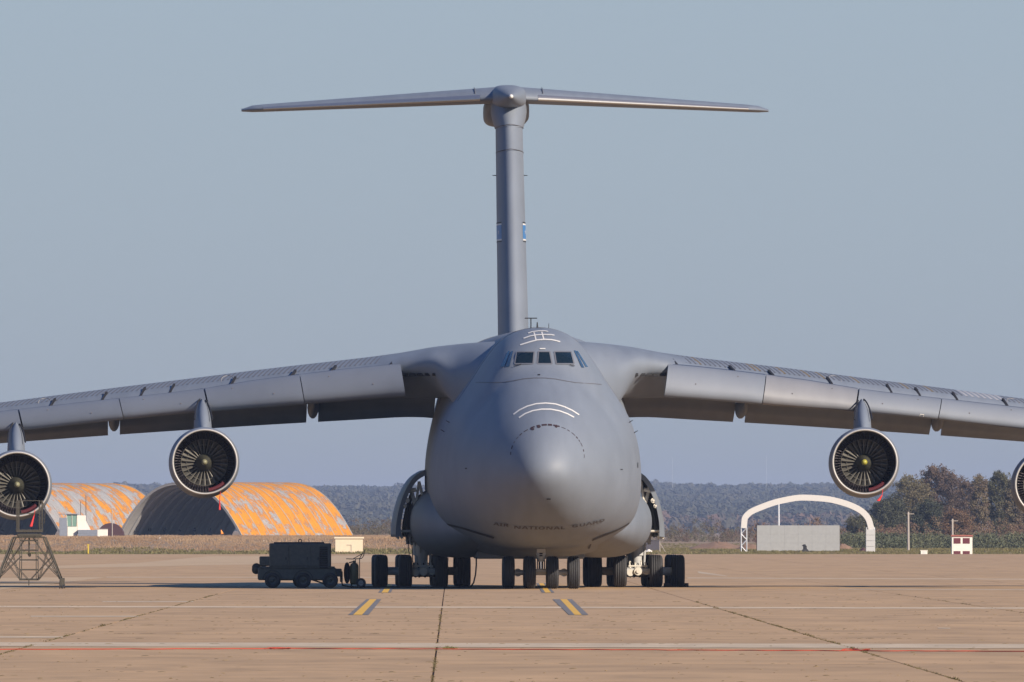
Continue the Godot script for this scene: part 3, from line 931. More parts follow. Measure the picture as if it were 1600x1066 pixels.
func make_tail(jet: Node3D) -> void:
	# fin: horizontal sections, swept
	var st := start()
	var rows := []
	var fin_row := func(y: float, grow: float) -> PackedVector3Array:
		var u := (y - 9.0) / 9.6
		var le := lerpf(50.0, 58.6, u)
		var c := lerpf(9.6, 8.0, u)
		var hw := lerpf(0.605, 0.53, u) * grow
		var o := PackedVector3Array()
		for j in 48:
			var h := pow(absf(1 - j / 24.0), 2.0)
			o.append(Vector3((1.0 if j < 24 else -1.0) * hw * foil(clampf(h, 0, 1)), y, -(le + h * c)))
		return o
	for i in 13: rows.append(fin_row.call(8.4 + 9.85 * i / 12.0, 1.0))
	solid(st, rows)
	var fin := build(st, "tail_fin", M.paint, jet)
	# collar below the tailplane
	st = start()
	rows = []
	for q in [[18.16, 1.05], [18.2, 1.09], [18.4, 1.19], [18.6, 1.29], [18.8, 1.35], [19.2, 1.36]]: rows.append(fin_row.call(q[0], q[1]))
	solid(st, rows)
	build(st, "fin_collar", M.paint, fin)
	for q in [[18.15, 1.055], [17.15, 1.012]]:        # joint lines round the fin
		st = start()
		var rg: PackedVector3Array = fin_row.call(q[0], q[1])
		var pts := PackedVector3Array()
		for j in range(11, 38): pts.append(rg[j] + Vector3(0, 0.12 * (1.0 - absf(j - 24) / 13.0), 0.0))
		tube(st, pts, 0.014, 4)
		build(st, "fin_seam", M.seam, fin)
	# bullet fairing and pivot fairing
	var pod := func(sec: Array, m: Material, called: String) -> void:
		var s := start()
		var rr := []
		for q in sec:
			var row := PackedVector3Array()
			for j in 40:
				var ph := TAU * j / 40
				var cc := cos(ph)
				var ss := sin(ph)
				row.append(Vector3(q[1] * signf(cc) * pow(absf(cc), q[4]), (q[2] + q[3]) / 2 + (q[2] - q[3]) / 2 * signf(ss) * pow(absf(ss), q[4]), -q[0]))
			rr.append(row)
		solid(s, rr)
		build(s, called, m, fin)
	pod.call([[57.0, 0.03, 19.36, 19.32, 1.0], [57.25, 0.17, 19.46, 19.2, 0.98], [57.8, 0.34, 19.58, 19.06, 0.92], [58.5, 0.5, 19.7, 18.97, 0.85], [59.4, 0.63, 19.8, 18.92, 0.78], [60.6, 0.7, 19.87, 18.9, 0.72], [63.0, 0.73, 19.95, 18.9, 0.7], [67.0, 0.7, 19.93, 19.0, 0.7], [71.0, 0.45, 19.75, 19.2, 0.8], [74.5, 0.05, 19.55, 19.5, 1.0]], M.paint, "bullet_fairing")
	pod.call([[62.5, 0.72, 19.4, 19.0, 0.7], [63.2, 0.86, 19.45, 18.55, 0.6], [64.2, 0.895, 19.5, 18.38, 0.55], [67.0, 0.895, 19.5, 18.36, 0.55], [70.0, 0.75, 19.5, 18.6, 0.6], [73.0, 0.2, 19.5, 19.2, 0.8]], M.paint, "pivot_fairing")
	st = start()
	lathe(st, [Vector2(0.085, -0.12), Vector2(0.085, 0.0), Vector2(0.06, 0.07), Vector2(0.0, 0.1)], Vector3(0.0, 19.34, -57.0), Basis.IDENTITY, 20)
	build(st, "tail_lamp", M.white, fin)
	# tailplane halves
	for sg in [-1.0, 1.0]:
		st = start()
		var le := start()
		rows = []
		var lrows := []
		for i in 25:
			var u := i / 24.0
			var s := 0.3 + u * 10.3
			var tip := 1.0 if u < 0.93 else sqrt(clampf(1 - pow((u - 0.93) / 0.0705, 2), 0.01, 1))
			var a0 := 59.6 + 0.62 * s + (1 - tip) * 0.9
			var c := lerpf(6.6, 2.9, u) - (1 - tip) * 1.1
			var yt := lerpf(19.87, 19.22, u)
			var yl := lerpf(19.33, 19.03, u)
			var yb := lerpf(19.18, 18.94, u)
			yt = lerpf(yl, yt, lerpf(0.3, 1, tip)); yb = lerpf(yl, yb, lerpf(0.3, 1, tip))
			var row := PackedVector3Array()
			var lrow := PackedVector3Array()
			for j in 13:
				var x := pow(1 - j / 12.0, 1.8)
				var y := yl + (yt - yl) * sqrt(1 - pow(1 - x / 0.42, 2)) if x < 0.42 else lerpf(yt, yl + 0.12, pow((x - 0.42) / 0.58, 1.6))
				row.append(Vector3(s, y, -(a0 + c * x)))
			for j in range(1, 11):
				var x := pow(j / 10.0, 1.8) * 0.98
				var y := yl - (yl - yb) * sqrt(1 - pow(1 - x / 0.3, 2)) if x < 0.3 else lerpf(yb, yl + 0.1, pow((x - 0.3) / 0.7, 1.4))
				row.append(Vector3(s, y, -(a0 + c * x)))
			rows.append(row)
			for j in 9:
				var w := lerpf(-0.8, 1.0, j / 8.0)
				var x := 0.028 * w * w
				var y := yl + ((yt - yl) * sqrt(1 - pow(1 - x / 0.42, 2)) if w > 0 else -(yl - yb) * sqrt(1 - pow(1 - x / 0.3, 2)))
				lrow.append(Vector3(s, y, -(a0 + c * x) + 0.008) + Vector3(0, 0.006 * signf(w), 0))
			if u > 0.07 and u < 0.94: lrows.append(lrow)
		solid(st, side(rows, sg))
		var tp := build(st, "tailplane", M.paint, jet)
		soft(le, 1)
		loft(le, side(lrows, sg), false)
		build(le, "leading_edge", M.polished, tp)
		st = start()                                  # root joint
		var pts := PackedVector3Array()
		for j in 6:
			var x := 0.05 + 0.3 * j / 5.0
			pts.append(Vector3(sg * 1.35, 19.3 + 0.53 * sqrt(1 - pow(1 - x / 0.42, 2)) + 0.012, -(60.43 + 6.3 * x)))
		tube(st, pts, 0.02, 4)
		build(st, "root_seam", M.seam, tp)
		# unit band on the fin flank: blue with dark and white borders and a small white emblem
		var on_fin := func(y: float, h: float, off: float) -> Vector3:
			var u := (y - 9.0) / 9.6
			return Vector3(sg * (lerpf(0.605, 0.53, u) * foil(h) + off), y, -(lerpf(50.0, 58.6, u) + h * lerpf(9.6, 8.0, u)))
		for q in [[13.66, 14.22, 0.0, "fin_band", M.blue], [13.60, 13.66, 0.001, "band_border", M.white], [14.22, 14.28, 0.001, "band_border", M.white], [14.30, 14.34, 0.001, "band_border", M.black], [13.54, 13.58, 0.001, "band_border", M.black]]:
			st = start()
			rows = []
			for j in 13:
				var h := lerpf(0.085, 0.42, j / 12.0)
				rows.append(PackedVector3Array([on_fin.call(q[0], h, 0.008 + q[2]), on_fin.call(q[1], h, 0.008 + q[2])]))
			soft(st)
			loft(st, rows, false)
			build(st, q[3], q[4], fin)
		st = start()
		var ctr: Vector3 = on_fin.call(13.94, 0.155, 0.016)
		for j in 5:
			var p1: Vector3 = on_fin.call(13.94 + 0.13 * cos(TAU * j / 5.0), 0.155 + 0.018 * sin(TAU * j / 5.0), 0.016)
			var p2: Vector3 = on_fin.call(13.94 + 0.05 * cos(TAU * (j + 0.5) / 5.0), 0.155 + 0.007 * sin(TAU * (j + 0.5) / 5.0), 0.016)
			var p3: Vector3 = on_fin.call(13.94 + 0.05 * cos(TAU * (j - 0.5) / 5.0), 0.155 + 0.007 * sin(TAU * (j - 0.5) / 5.0), 0.016)
			tri(st, ctr, p1, p2); tri(st, ctr, p3, p1)
		build(st, "band_star", M.white, fin)
		st = start()                                  # stub aerial
		var b0: Vector3 = on_fin.call(16.25, 0.3, -0.02)
		rod(st, b0, b0 + Vector3(sg * 0.17, 0.0, 0.05), 0.022, 0.012, 5)
		build(st, "stub_aerial", M.black, fin)

func make_gear(jet: Node3D) -> void:
	var tm := tyre_mesh(0.62, 0.5)
	var hm := hub_mesh(0.31, 0.44)
	var nt := tyre_mesh(0.605, 0.46)
	var nh := hub_mesh(0.3, 0.4)
	var g := node("nose_gear", jet)
	g.position = Vector3(0, 0, -10.8)
	for x in [-1.2, -0.42, 0.42, 1.2]:
		place(nt, "tyre", M.tyre, g, Transform3D(Basis(Vector3.RIGHT, x), Vector3(x, 0.6, 0)))
		place(nh, "hub", M.rim, g, Transform3D(Basis(Vector3.RIGHT, x), Vector3(x, 0.6, 0)))
	var st := start()
	rod(st, Vector3(-1.3, 0.6, 0), Vector3(1.3, 0.6, 0), 0.1, -1, 14)
	build(st, "axle", M.gear, g)
	st = start()
	rod(st, Vector3(0, 0.6, 0), Vector3(0, 1.1, 0), 0.085, -1, 14)
	build(st, "piston", M.chrome, g)
	st = start()
	rod(st, Vector3(0, 1.0, 0), Vector3(0, 1.25, 0), 0.145, 0.15, 16)
	rod(st, Vector3(0, 1.25, 0), Vector3(0, 1.33, 0), 0.175, -1, 16)
	rod(st, Vector3(0, 1.33, 0), Vector3(0, 1.8, -0.1), 0.15, -1, 16)
	box(st, Vector3(0, 0.66, 0.02), Vector3(0.42, 0.16, 0.26), 0.03)
	box(st, Vector3(0, 1.5, 0.2), Vector3(0.32, 0.34, 0.1), 0.02)
	build(st, "strut", M.gear, g)
	st = start()
	for x in [-0.13, 0.13]:
		rod(st, Vector3(x, 0.7, 0.1), Vector3(x, 1.05, 0.22), 0.022, -1, 6)
	rod(st, Vector3(-0.18, 0.78, 0.12), Vector3(-0.3, 0.88, 0.12), 0.02, -1, 6)
	rod(st, Vector3(0.18, 0.78, 0.12), Vector3(0.3, 0.88, 0.12), 0.02, -1, 6)
	for y in [1.22, 1.3]: box(st, Vector3(0, y, 0.19), Vector3(0.12, 0.05, 0.06), 0.01)
	build(st, "torque_link", M.black, g)
	st = start()
	for x in [-0.85, 0.85]: rod(st, Vector3(x, 0.6, -0.03), Vector3(x, 0.6, 0.03), 0.15, -1, 14)
	build(st, "brake_pipe", M.gear, g)
	# four six-wheel main bogies: two wheels ahead, four abreast behind
	for q in [[-4.02, -28.5], [4.1, -28.5], [-4.02, -36.0], [4.1, -36.0]]:
		var b := node("main_gear", jet)
		b.position = Vector3(q[0], 0, q[1])
		for w in [[-0.68, 1.0], [0.68, 1.0], [-0.66, -0.75], [0.66, -0.75], [-1.57, -0.75], [1.57, -0.75]]:
			place(tm, "tyre", M.tyre, b, Transform3D(Basis(Vector3.RIGHT, w[0] * 2.0), Vector3(w[0], 0.61, w[1])))
			place(hm, "hub", M.rim, b, Transform3D(Basis(Vector3.RIGHT, w[0] * 2.0), Vector3(w[0], 0.61, w[1])))
		st = start()
		rod(st, Vector3(-1.6, 0.6, -0.75), Vector3(1.6, 0.6, -0.75), 0.15, -1, 16)
		rod(st, Vector3(-0.7, 0.6, 1.0), Vector3(0.7, 0.6, 1.0), 0.12, -1, 14)
		rod(st, Vector3(0, 0.62, -0.8), Vector3(0, 0.62, 1.05), 0.16, -1, 14)
		build(st, "axle", M.gear, b)
		st = start()
		rod(st, Vector3(0, 0.6, 0), Vector3(0, 1.25, 0), 0.17, 0.19, 18)
		rod(st, Vector3(0, 1.2, 0), Vector3(0, 2.4, 0), 0.245, 0.27, 20)
		rod(st, Vector3(0.26, 0.8, 0.06), Vector3(0.3, 1.7, 0.1), 0.045, -1, 8)
		rod(st, Vector3(-0.12, 1.3, 0.26), Vector3(-0.12, 2.2, 0.28), 0.04, -1, 8)
		build(st, "strut", M.gear, b)
		st = start()
		rod(st, Vector3(0.0, 0.6, 1.05), Vector3(0.0, 0.6, 1.2), 0.17, 0.15, 18)
		rod(st, Vector3(0.0, 0.6, 1.2), Vector3(0.0, 0.6, 1.26), 0.07, -1, 12)
		rod(st, Vector3(-0.29, 0.55, 1.0), Vector3(-0.29, 0.55, 1.12), 0.13, -1, 14)
		rod(st, Vector3(0.31, 0.58, 1.0), Vector3(0.31, 0.58, 1.1), 0.11, -1, 14)
		for x in [-0.3, -0.1, 0.12, 0.28]:
			rod(st, Vector3(x, 0.72, 0.98), Vector3(x * 1.05, 0.92 + 0.05 * sin(x * 20), 0.9), 0.035, 0.028, 8)
			box(st, Vector3(x, 0.95 + 0.05 * sin(x * 20), 0.9), Vector3(0.07, 0.05, 0.07), 0.012)
		box(st, Vector3(0, 0.8, 0.95), Vector3(0.74, 0.07, 0.1), 0.02)
		build(st, "brake_fittings", M.gear_white, b)
		st = start()
		for x in [-0.36, -0.22, 0.0, 0.2, 0.36]:
			var pts := PackedVector3Array()
			for i in 8:
				var u := i / 7.0
				pts.append(Vector3(x + 0.1 * sin(u * PI), 0.42 - 0.1 * sin(u * PI) + 0.5 * u * u, 1.1 - 0.25 * u))
			tube(st, pts, 0.022, 5)
		box(st, Vector3(0, 0.42, 1.06), Vector3(0.78, 0.06, 0.08), 0.015)
		rod(st, Vector3(-0.38, 0.75, 0.9), Vector3(-0.44, 1.9, 0.3), 0.02, -1, 6)
		build(st, "brake_hoses", M.black, b)
		st = start()                                  # upper linkage under the pod
		var o := signf(q[0])
		box(st, Vector3(o * 0.38, 1.95, 0.1), Vector3(0.3, 0.5, 0.3), 0.04)
		rod(st, Vector3(o * 0.45, 1.62, 0.15), Vector3(o * 0.45, 1.8, 0.15), 0.07, -1, 8)
		rod(st, Vector3(o * 0.3, 1.58, 0.18), Vector3(o * 0.3, 1.8, 0.18), 0.05, -1, 8)
		build(st, "linkage", M.gear, b)
	# main gear doors: curved shells swung out beside each pod
	for sg in [-1.0, 1.0]:
		var outer := [[3.98, 4.44], [4.35, 4.2], [4.64, 3.8], [4.86, 3.3], [5.0, 2.75], [5.07, 2.3], [5.08, 1.9]]
		var kx: Array = [0.0, 1.0, 2.0, 3.0, 4.0, 5.0, 6.0]
		st = start()
		var rows := []
		for zz in [-26.6, -30.2, -34.0, -38.4]:
			var row := PackedVector3Array()
			for i in 19:
				var u := i / 3.0
				row.append(Vector3(pch(kx, outer.map(func(p): return p[0]), u), pch(kx, outer.map(func(p): return p[1]), u), zz))
			for i in 19:
				var u := 6.0 - i / 3.0
				row.append(Vector3(pch(kx, outer.map(func(p): return p[0]), u) - lerpf(0.1, 0.2, u / 6.0), pch(kx, outer.map(func(p): return p[1]), u) - lerpf(0.17, -0.02, u / 6.0), zz))
			rows.append(row)
		soft(st, 1)
		rows = side(rows, sg)
		loft(st, rows)
		flat(st)
		for zi in [0, 3]:
			var r: PackedVector3Array = rows[zi]
			for i in 18: quad(st, r[i], r[i + 1], r[36 - i], r[37 - i])
		var door := build(st, "main_gear_door", M.paint, jet)
		st = start()
		rod(st, Vector3(sg * 4.28, 2.12, -26.9), Vector3(sg * 4.98, 2.12, -26.8), 0.05, -1, 8)
		rod(st, Vector3(sg * 4.3, 2.95, -26.9), Vector3(sg * 4.5, 3.7, -27.0), 0.075, -1, 10)
		rod(st, Vector3(sg * 4.05, 3.4, -26.9), Vector3(sg * 4.2, 4.0, -26.9), 0.06, -1, 10)
		rod(st, Vector3(sg * 4.2, 4.0, -26.9), Vector3(sg * 4.3, 3.2, -26.9), 0.05, -1, 10)
		rod(st, Vector3(sg * 4.86, 3.05, -26.7), Vector3(sg * 4.99, 2.05, -26.7), 0.045, -1, 8)
		build(st, "door_rod", M.gear_white, door)
		st = start()
		for q in [[4.66, 3.28, 0.1], [4.75, 3.08, 0.09]]:
			rod(st, Vector3(sg * q[0], q[1], -26.75), Vector3(sg * q[0], q[1], -26.62), q[2], -1, 16)
			rod(st, Vector3(sg * q[0], q[1], -26.62), Vector3(sg * q[0], q[1], -26.58), q[2] * 0.45, -1, 12)
		for q in [[4.5, 3.78], [4.62, 3.62], [4.68, 3.5], [4.9, 2.0], [5.0, 1.88], [4.86, 1.9]]:
			box(st, Vector3(sg * q[0], q[1], -26.8), Vector3(0.13, 0.1, 0.2), 0.02, Basis(Vector3.BACK, q[0] * 3.0))
		rod(st, Vector3(sg * 4.3, 3.7, -26.8), Vector3(sg * 4.65, 3.62, -26.8), 0.08, -1, 8)
		build(st, "door_latch", M.gear_white, door)
		st = start()
		var inner := PackedVector3Array()
		for i in 13:
			var u := 2.6 + 3.4 * i / 12.0
			inner.append(Vector3(sg * (pch(kx, outer.map(func(p): return p[0]), u) - 0.33), pch(kx, outer.map(func(p): return p[1]), u), -27.4))
		tube(st, inner, 0.09, 6)
		build(st, "door_stiffener", M.cart, door)

# ---------------------------------------------------------------- ground
func land(x: float, z: float) -> float:
	var d := 600.0 - z
	var g := smoothstep(1470.0, 1650.0, d)
	var side_x := x * 1500.0 / maxf(d, 400.0)
	return -0.12 + g * (0.12 + lerpf(1.28, 0.14, smoothstep(-8.0, 14.0, side_x)))

func hill_y(x: float, z: float, f: FastNoiseLite) -> float:
	var d := 600.0 - z
	var up := smoothstep(7650, 14100, d) * 0.35 + clampf((d - 7650) / 6450.0, 0, 1) * 0.65
	var down := smoothstep(14100, 19500, d)
	return -0.5 + (33.8 + f.get_noise_2d(x * 0.35, 0) * 2.7 + f.get_noise_2d(x * 0.6, z * 0.6) * 2.0) * up * (1 - down * 0.6)

func make_ground() -> void:
	var xs := [-9000.0, -3000.0, -1200.0, -500.0, -250.0, -160.0, -110.0, -80.0, -60.0, -48.0, -40.0, -32.0, -26.0, -20.0, -14.0, -9.0, -5.0, 0.0, 5.0, 9.0, 14.0, 20.0, 26.0, 32.0, 40.0, 48.0, 60.0, 80.0, 110.0, 160.0, 250.0, 500.0, 1200.0, 3000.0, 9000.0]
	var ds := [-2000.0, 0.0, 600.0, 1200.0, 1466.0, 1480.0, 1500.0, 1520.0, 1545.0, 1570.0, 1600.0, 1630.0, 1660.0, 1750.0, 1900.0, 2200.0, 2600.0, 3200.0, 4000.0, 5000.0, 8000.0, 14000.0, 25000.0]
	var rows := []
	for d in ds:
		var r := PackedVector3Array()
		for x in xs: r.append(Vector3(x, land(x, 600.0 - d), 600.0 - d))
		rows.append(r)
	var st := start()
	loft(st, rows, false)
	tag(build(st, "ground", M.soil), "", "", "", "structure")
	# apron: a dark bed with separate concrete slabs on it, so that the joints are real gaps
	var ap := node("apron", self)
	tag(ap, "", "", "", "structure")
	ap.position = Vector3(0, 0, 200)
	ap.rotation_degrees.y = 0.206
	st = start()
	box(st, Vector3(0, -0.065, 400.0 - 703.0), Vector3(330, 0.07, 1526))
	build(st, "joint_bed", M.joint, ap, true)
	var w := 7.65
	var l := 15.4
	st = start()
	box(st, Vector3(0, -0.05, 0), Vector3(w - 0.035, 0.1, l - 0.05))
	st.generate_normals()
	var sm := st.commit()
	var rest := [start(), start(), start(), start(), start()]
	var r2 := RandomNumberGenerator.new()
	r2.seed = 5
	for i in range(-18, 80):
		var dc := 225.0 + l * (i + 0.5)
		var row_m := r2.randi() % 5
		for j in range(-21, 21):
			var xc := -1.73 + w * (j + 0.5)
			var m := row_m if r2.randf() < 0.55 else r2.randi() % 5
			var dy := r2.randf_range(-0.0015, 0.0015)
			if i >= 0 and dc < 560.0 and absf(xc) < dc * 0.031 + 5.0:
				place(sm, "slab", M["slab%d" % m], ap, Transform3D(Basis.IDENTITY, Vector3(xc, dy, 400.0 - dc)))
			else:
				box(rest[m], Vector3(xc, -0.05 + dy, 400.0 - dc), Vector3(w - 0.035, 0.1, l - 0.05))
	for m in 5: tag(build(rest[m], "far_slabs", M["slab%d" % m], ap), "", "", "", "stuff")

# a painted sheet from four ground corners (x, z), cut fine enough to follow nothing but the flat apron
func paint(called: String, m: Material, q: Array, y: float) -> MeshInstance3D:
	var st := start()
	flat(st)
	var p := []
	for c in q: p.append(Vector3(c.x, y, c.y))
	for i in range(1, p.size() - 1): tri(st, p[0], p[i], p[i + 1])
	return build(st, called, m)

func make_markings() -> void:
	for q in [
		[M.line_pale, Vector2(-21.298, 275.137), Vector2(20.606, 285.697), Vector2(19.841, 297.369), Vector2(-20.595, 285.87), "broad pale painted band crossing the apron just behind the red rope"],
		[M.line_white, Vector2(-27.685, 121.426), Vector2(26.656, 139.208), Vector2(26.211, 146.894), Vector2(-27.228, 129.323), "thin white line crossing the whole apron through the yellow dashes"],
		[M.line_white, Vector2(-18.622, -161.629), Vector2(-4.687, -159.601), Vector2(-4.632, -150.605), Vector2(-18.401, -152.586), "thin white line running behind the generator trailer"],
		[M.line_white, Vector2(7.942, -151.594), Vector2(30.556, -120.278), Vector2(30.175, -111.297), Vector2(7.829, -140.857), "thin white line running right behind the main wheels"],
		[M.line_pale, Vector2(11.987, -9.466), Vector2(25.42, 0.777), Vector2(25.104, 8.237), Vector2(11.86, -3.023), "thin pale line right of the jet, beside the wing's shadow"],
		[M.line_pale, Vector2(-12.482, 94.273), Vector2(-9.713, 94.273), Vector2(-9.594, 100.473), Vector2(-12.329, 100.473), "short pale line left of the jet, just beyond the long white line"],
		[M.line_pale, Vector2(-12.192, 179.617), Vector2(-9.468, 179.617), Vector2(-9.351, 184.818), Vector2(-12.041, 184.818), "short pale line at left, just nearer than the long white line"],
		[M.line_white, Vector2(-11.289, 259.63), Vector2(-9.204, 260.036), Vector2(-9.074, 264.83), Vector2(-11.129, 264.435), "short white line at the left edge beside the broad pale band"],
		[M.line_white, Vector2(9.496, 230.292), Vector2(9.748, 231.009), Vector2(9.66, 234.321), Vector2(9.41, 233.616), "tiny white paint patch alone on the apron at right"],
		[M.line_white, Vector2(1.589, 142.167), Vector2(1.949, 148.687), Vector2(1.913, 157.096), Vector2(1.384, 151.525), "white smear of paint beside the right yellow dash"],
		[M.line_pale, Vector2(9.667, -264.333), Vector2(10.088, -187.928), Vector2(10.022, -168.814), Vector2(9.31, -226.754), "pale slanting paint stroke behind the right main wheels"],
	]:
		var o := paint("painted_line", q[0], [q[1], q[2], q[3], q[4]], 0.005)
		tag(o, q[5], "road marking")
	for q in [
		[Vector2(-24.157, -145.699), Vector2(-18.489, -158.59), Vector2(-18.292, -40.966), Vector2(-18.667, 23.778)],
		[Vector2(-24.531, -739.108), Vector2(-8.482, -774.602), Vector2(-6.902, -518.549), Vector2(-24.283, -476.34)],
		[Vector2(-24.237, -474.313), Vector2(-6.888, -516.36), Vector2(-19.298, -400.807), Vector2(-25.903, -320.097), Vector2(-27.679, -375.145)],
		[Vector2(-36.96, -540.92), Vector2(-34.274, -600.968), Vector2(-32.56, -540.92), Vector2(-34.222, -456.407)],
	]:
		tag(paint("pavement_patch", M.line_pale2, q, 0.0045), "", "", "", "structure")
	var dashes := [
		["left", [Vector2(-4.444, 81.4), Vector2(-4.234, 81.4), Vector2(-3.836, 175.866), Vector2(-4.065, 175.866)], [Vector2(-4.55, 81.4), Vector2(-4.446, 81.4), Vector2(-4.066, 175.866), Vector2(-4.191, 175.866)], [Vector2(-4.232, 81.4), Vector2(-4.08, 81.4), Vector2(-3.664, 175.866), Vector2(-3.834, 175.866)], "yellow taxi dash with dark edges, nearer of the two left of the nose wheels"],
		["right", [Vector2(1.506, 81.4), Vector2(1.716, 81.4), Vector2(1.783, 175.866), Vector2(1.603, 175.866)], [Vector2(1.27, 81.4), Vector2(1.504, 81.4), Vector2(1.601, 175.866), Vector2(1.456, 175.866)], [Vector2(1.718, 81.4), Vector2(1.876, 81.4), Vector2(1.958, 175.866), Vector2(1.785, 175.866)], "yellow taxi dash with dark edges right of the nose wheels, white smear beside it"],
		["far", [Vector2(-4.931, -55.701), Vector2(-4.729, -55.701), Vector2(-4.289, 26.673), Vector2(-4.511, 26.673)], [Vector2(-5.032, -55.701), Vector2(-4.934, -55.701), Vector2(-4.513, 26.673), Vector2(-4.621, 26.673)], [Vector2(-4.726, -55.701), Vector2(-4.628, -55.701), Vector2(-4.179, 26.673), Vector2(-4.287, 26.673)], "yellow taxi dash half under the left main wheels"],
		["mid", [Vector2(1.087, -71.129), Vector2(1.268, -71.129), Vector2(1.349, 26.673), Vector2(1.15, 26.673)], [Vector2(0.984, -71.129), Vector2(1.084, -71.129), Vector2(1.148, 26.673), Vector2(1.039, 26.673)], [Vector2(1.271, -71.129), Vector2(1.372, -71.129), Vector2(1.47, 26.673), Vector2(1.351, 26.673)], "yellow taxi dash passing between the nose wheels"],
	]
	for d in dashes:
		var t := thing("taxi_dash", d[4], "road marking", Vector3.ZERO, "yellow taxi dashes")
		for k in 3:
			var st := start()
			flat(st)
			var q: Array = d[k + 1]
			quad(st, Vector3(q[0].x, 0.009, q[0].y), Vector3(q[1].x, 0.009, q[1].y), Vector3(q[2].x, 0.009, q[2].y), Vector3(q[3].x, 0.009, q[3].y))
			build(st, "yellow_paint" if k == 0 else "dark_edge", M.line_yellow if k == 0 else M.line_dark, t)

func scatter(mesh: Mesh, called: String, m: Material, xfs: Array, cols: Array, parent: Node = self) -> MultiMeshInstance3D:
	var mm := MultiMesh.new()
	mm.transform_format = MultiMesh.TRANSFORM_3D
	mm.use_colors = true
	mm.mesh = mesh
	mm.instance_count = xfs.size()
	for i in xfs.size():
		mm.set_instance_transform(i, xfs[i])
		mm.set_instance_color(i, cols[i])
	var o := MultiMeshInstance3D.new()
	o.multimesh = mm
	o.material_override = m
	o.name = numbered(called) if parent == self else called
	parent.add_child(o, true)
	return o

func tuft(blades: int, w: float, sd: int) -> Mesh:
	var r := RandomNumberGenerator.new()
	r.seed = sd
	var st := start()
	flat(st)
	for i in blades:
		var a := r.randf() * TAU
		var b := Vector3(cos(a), 0, sin(a))
		var p := Vector3(r.randf_range(-0.5, 0.5), 0, r.randf_range(-0.5, 0.5))
		var lean := Vector3(r.randf_range(-0.35, 0.35), 0, r.randf_range(-0.35, 0.35))
		var h := r.randf_range(0.55, 1.0)
		tri(st, p - b * w, p + b * w, p + lean + Vector3(0, h, 0))
	st.generate_normals()
	return st.commit()

func clump(n: int, rad: float, leaf: float, sd: int, dome := false) -> Mesh:
	var r := RandomNumberGenerator.new()
	r.seed = sd
	var st := start()
	flat(st)
	for i in n:
		var v := Vector3(r.randfn(), r.randfn(), r.randfn()).normalized()
		if dome and v.y < -0.35: v.y = -v.y
		v *= rad * (pow(r.randf(), 0.33) if not dome else r.randf_range(0.72, 1.05))
		var u := Vector3(r.randfn(), r.randfn(), r.randfn()).normalized()
		if dome: u = (v.normalized() + u * 0.6).normalized().cross(Vector3(r.randfn(), r.randfn(), r.randfn())).normalized()
		var w := u.cross(Vector3(r.randfn(), r.randfn(), r.randfn())).normalized()
		if dome: w = u.cross(v.normalized()).normalized()
		var s := leaf * r.randf_range(0.6, 1.2)
		quad(st, v - u * s, v + w * s * 0.6, v + u * s, v - w * s * 0.6)
	st.generate_normals()
	return st.commit()

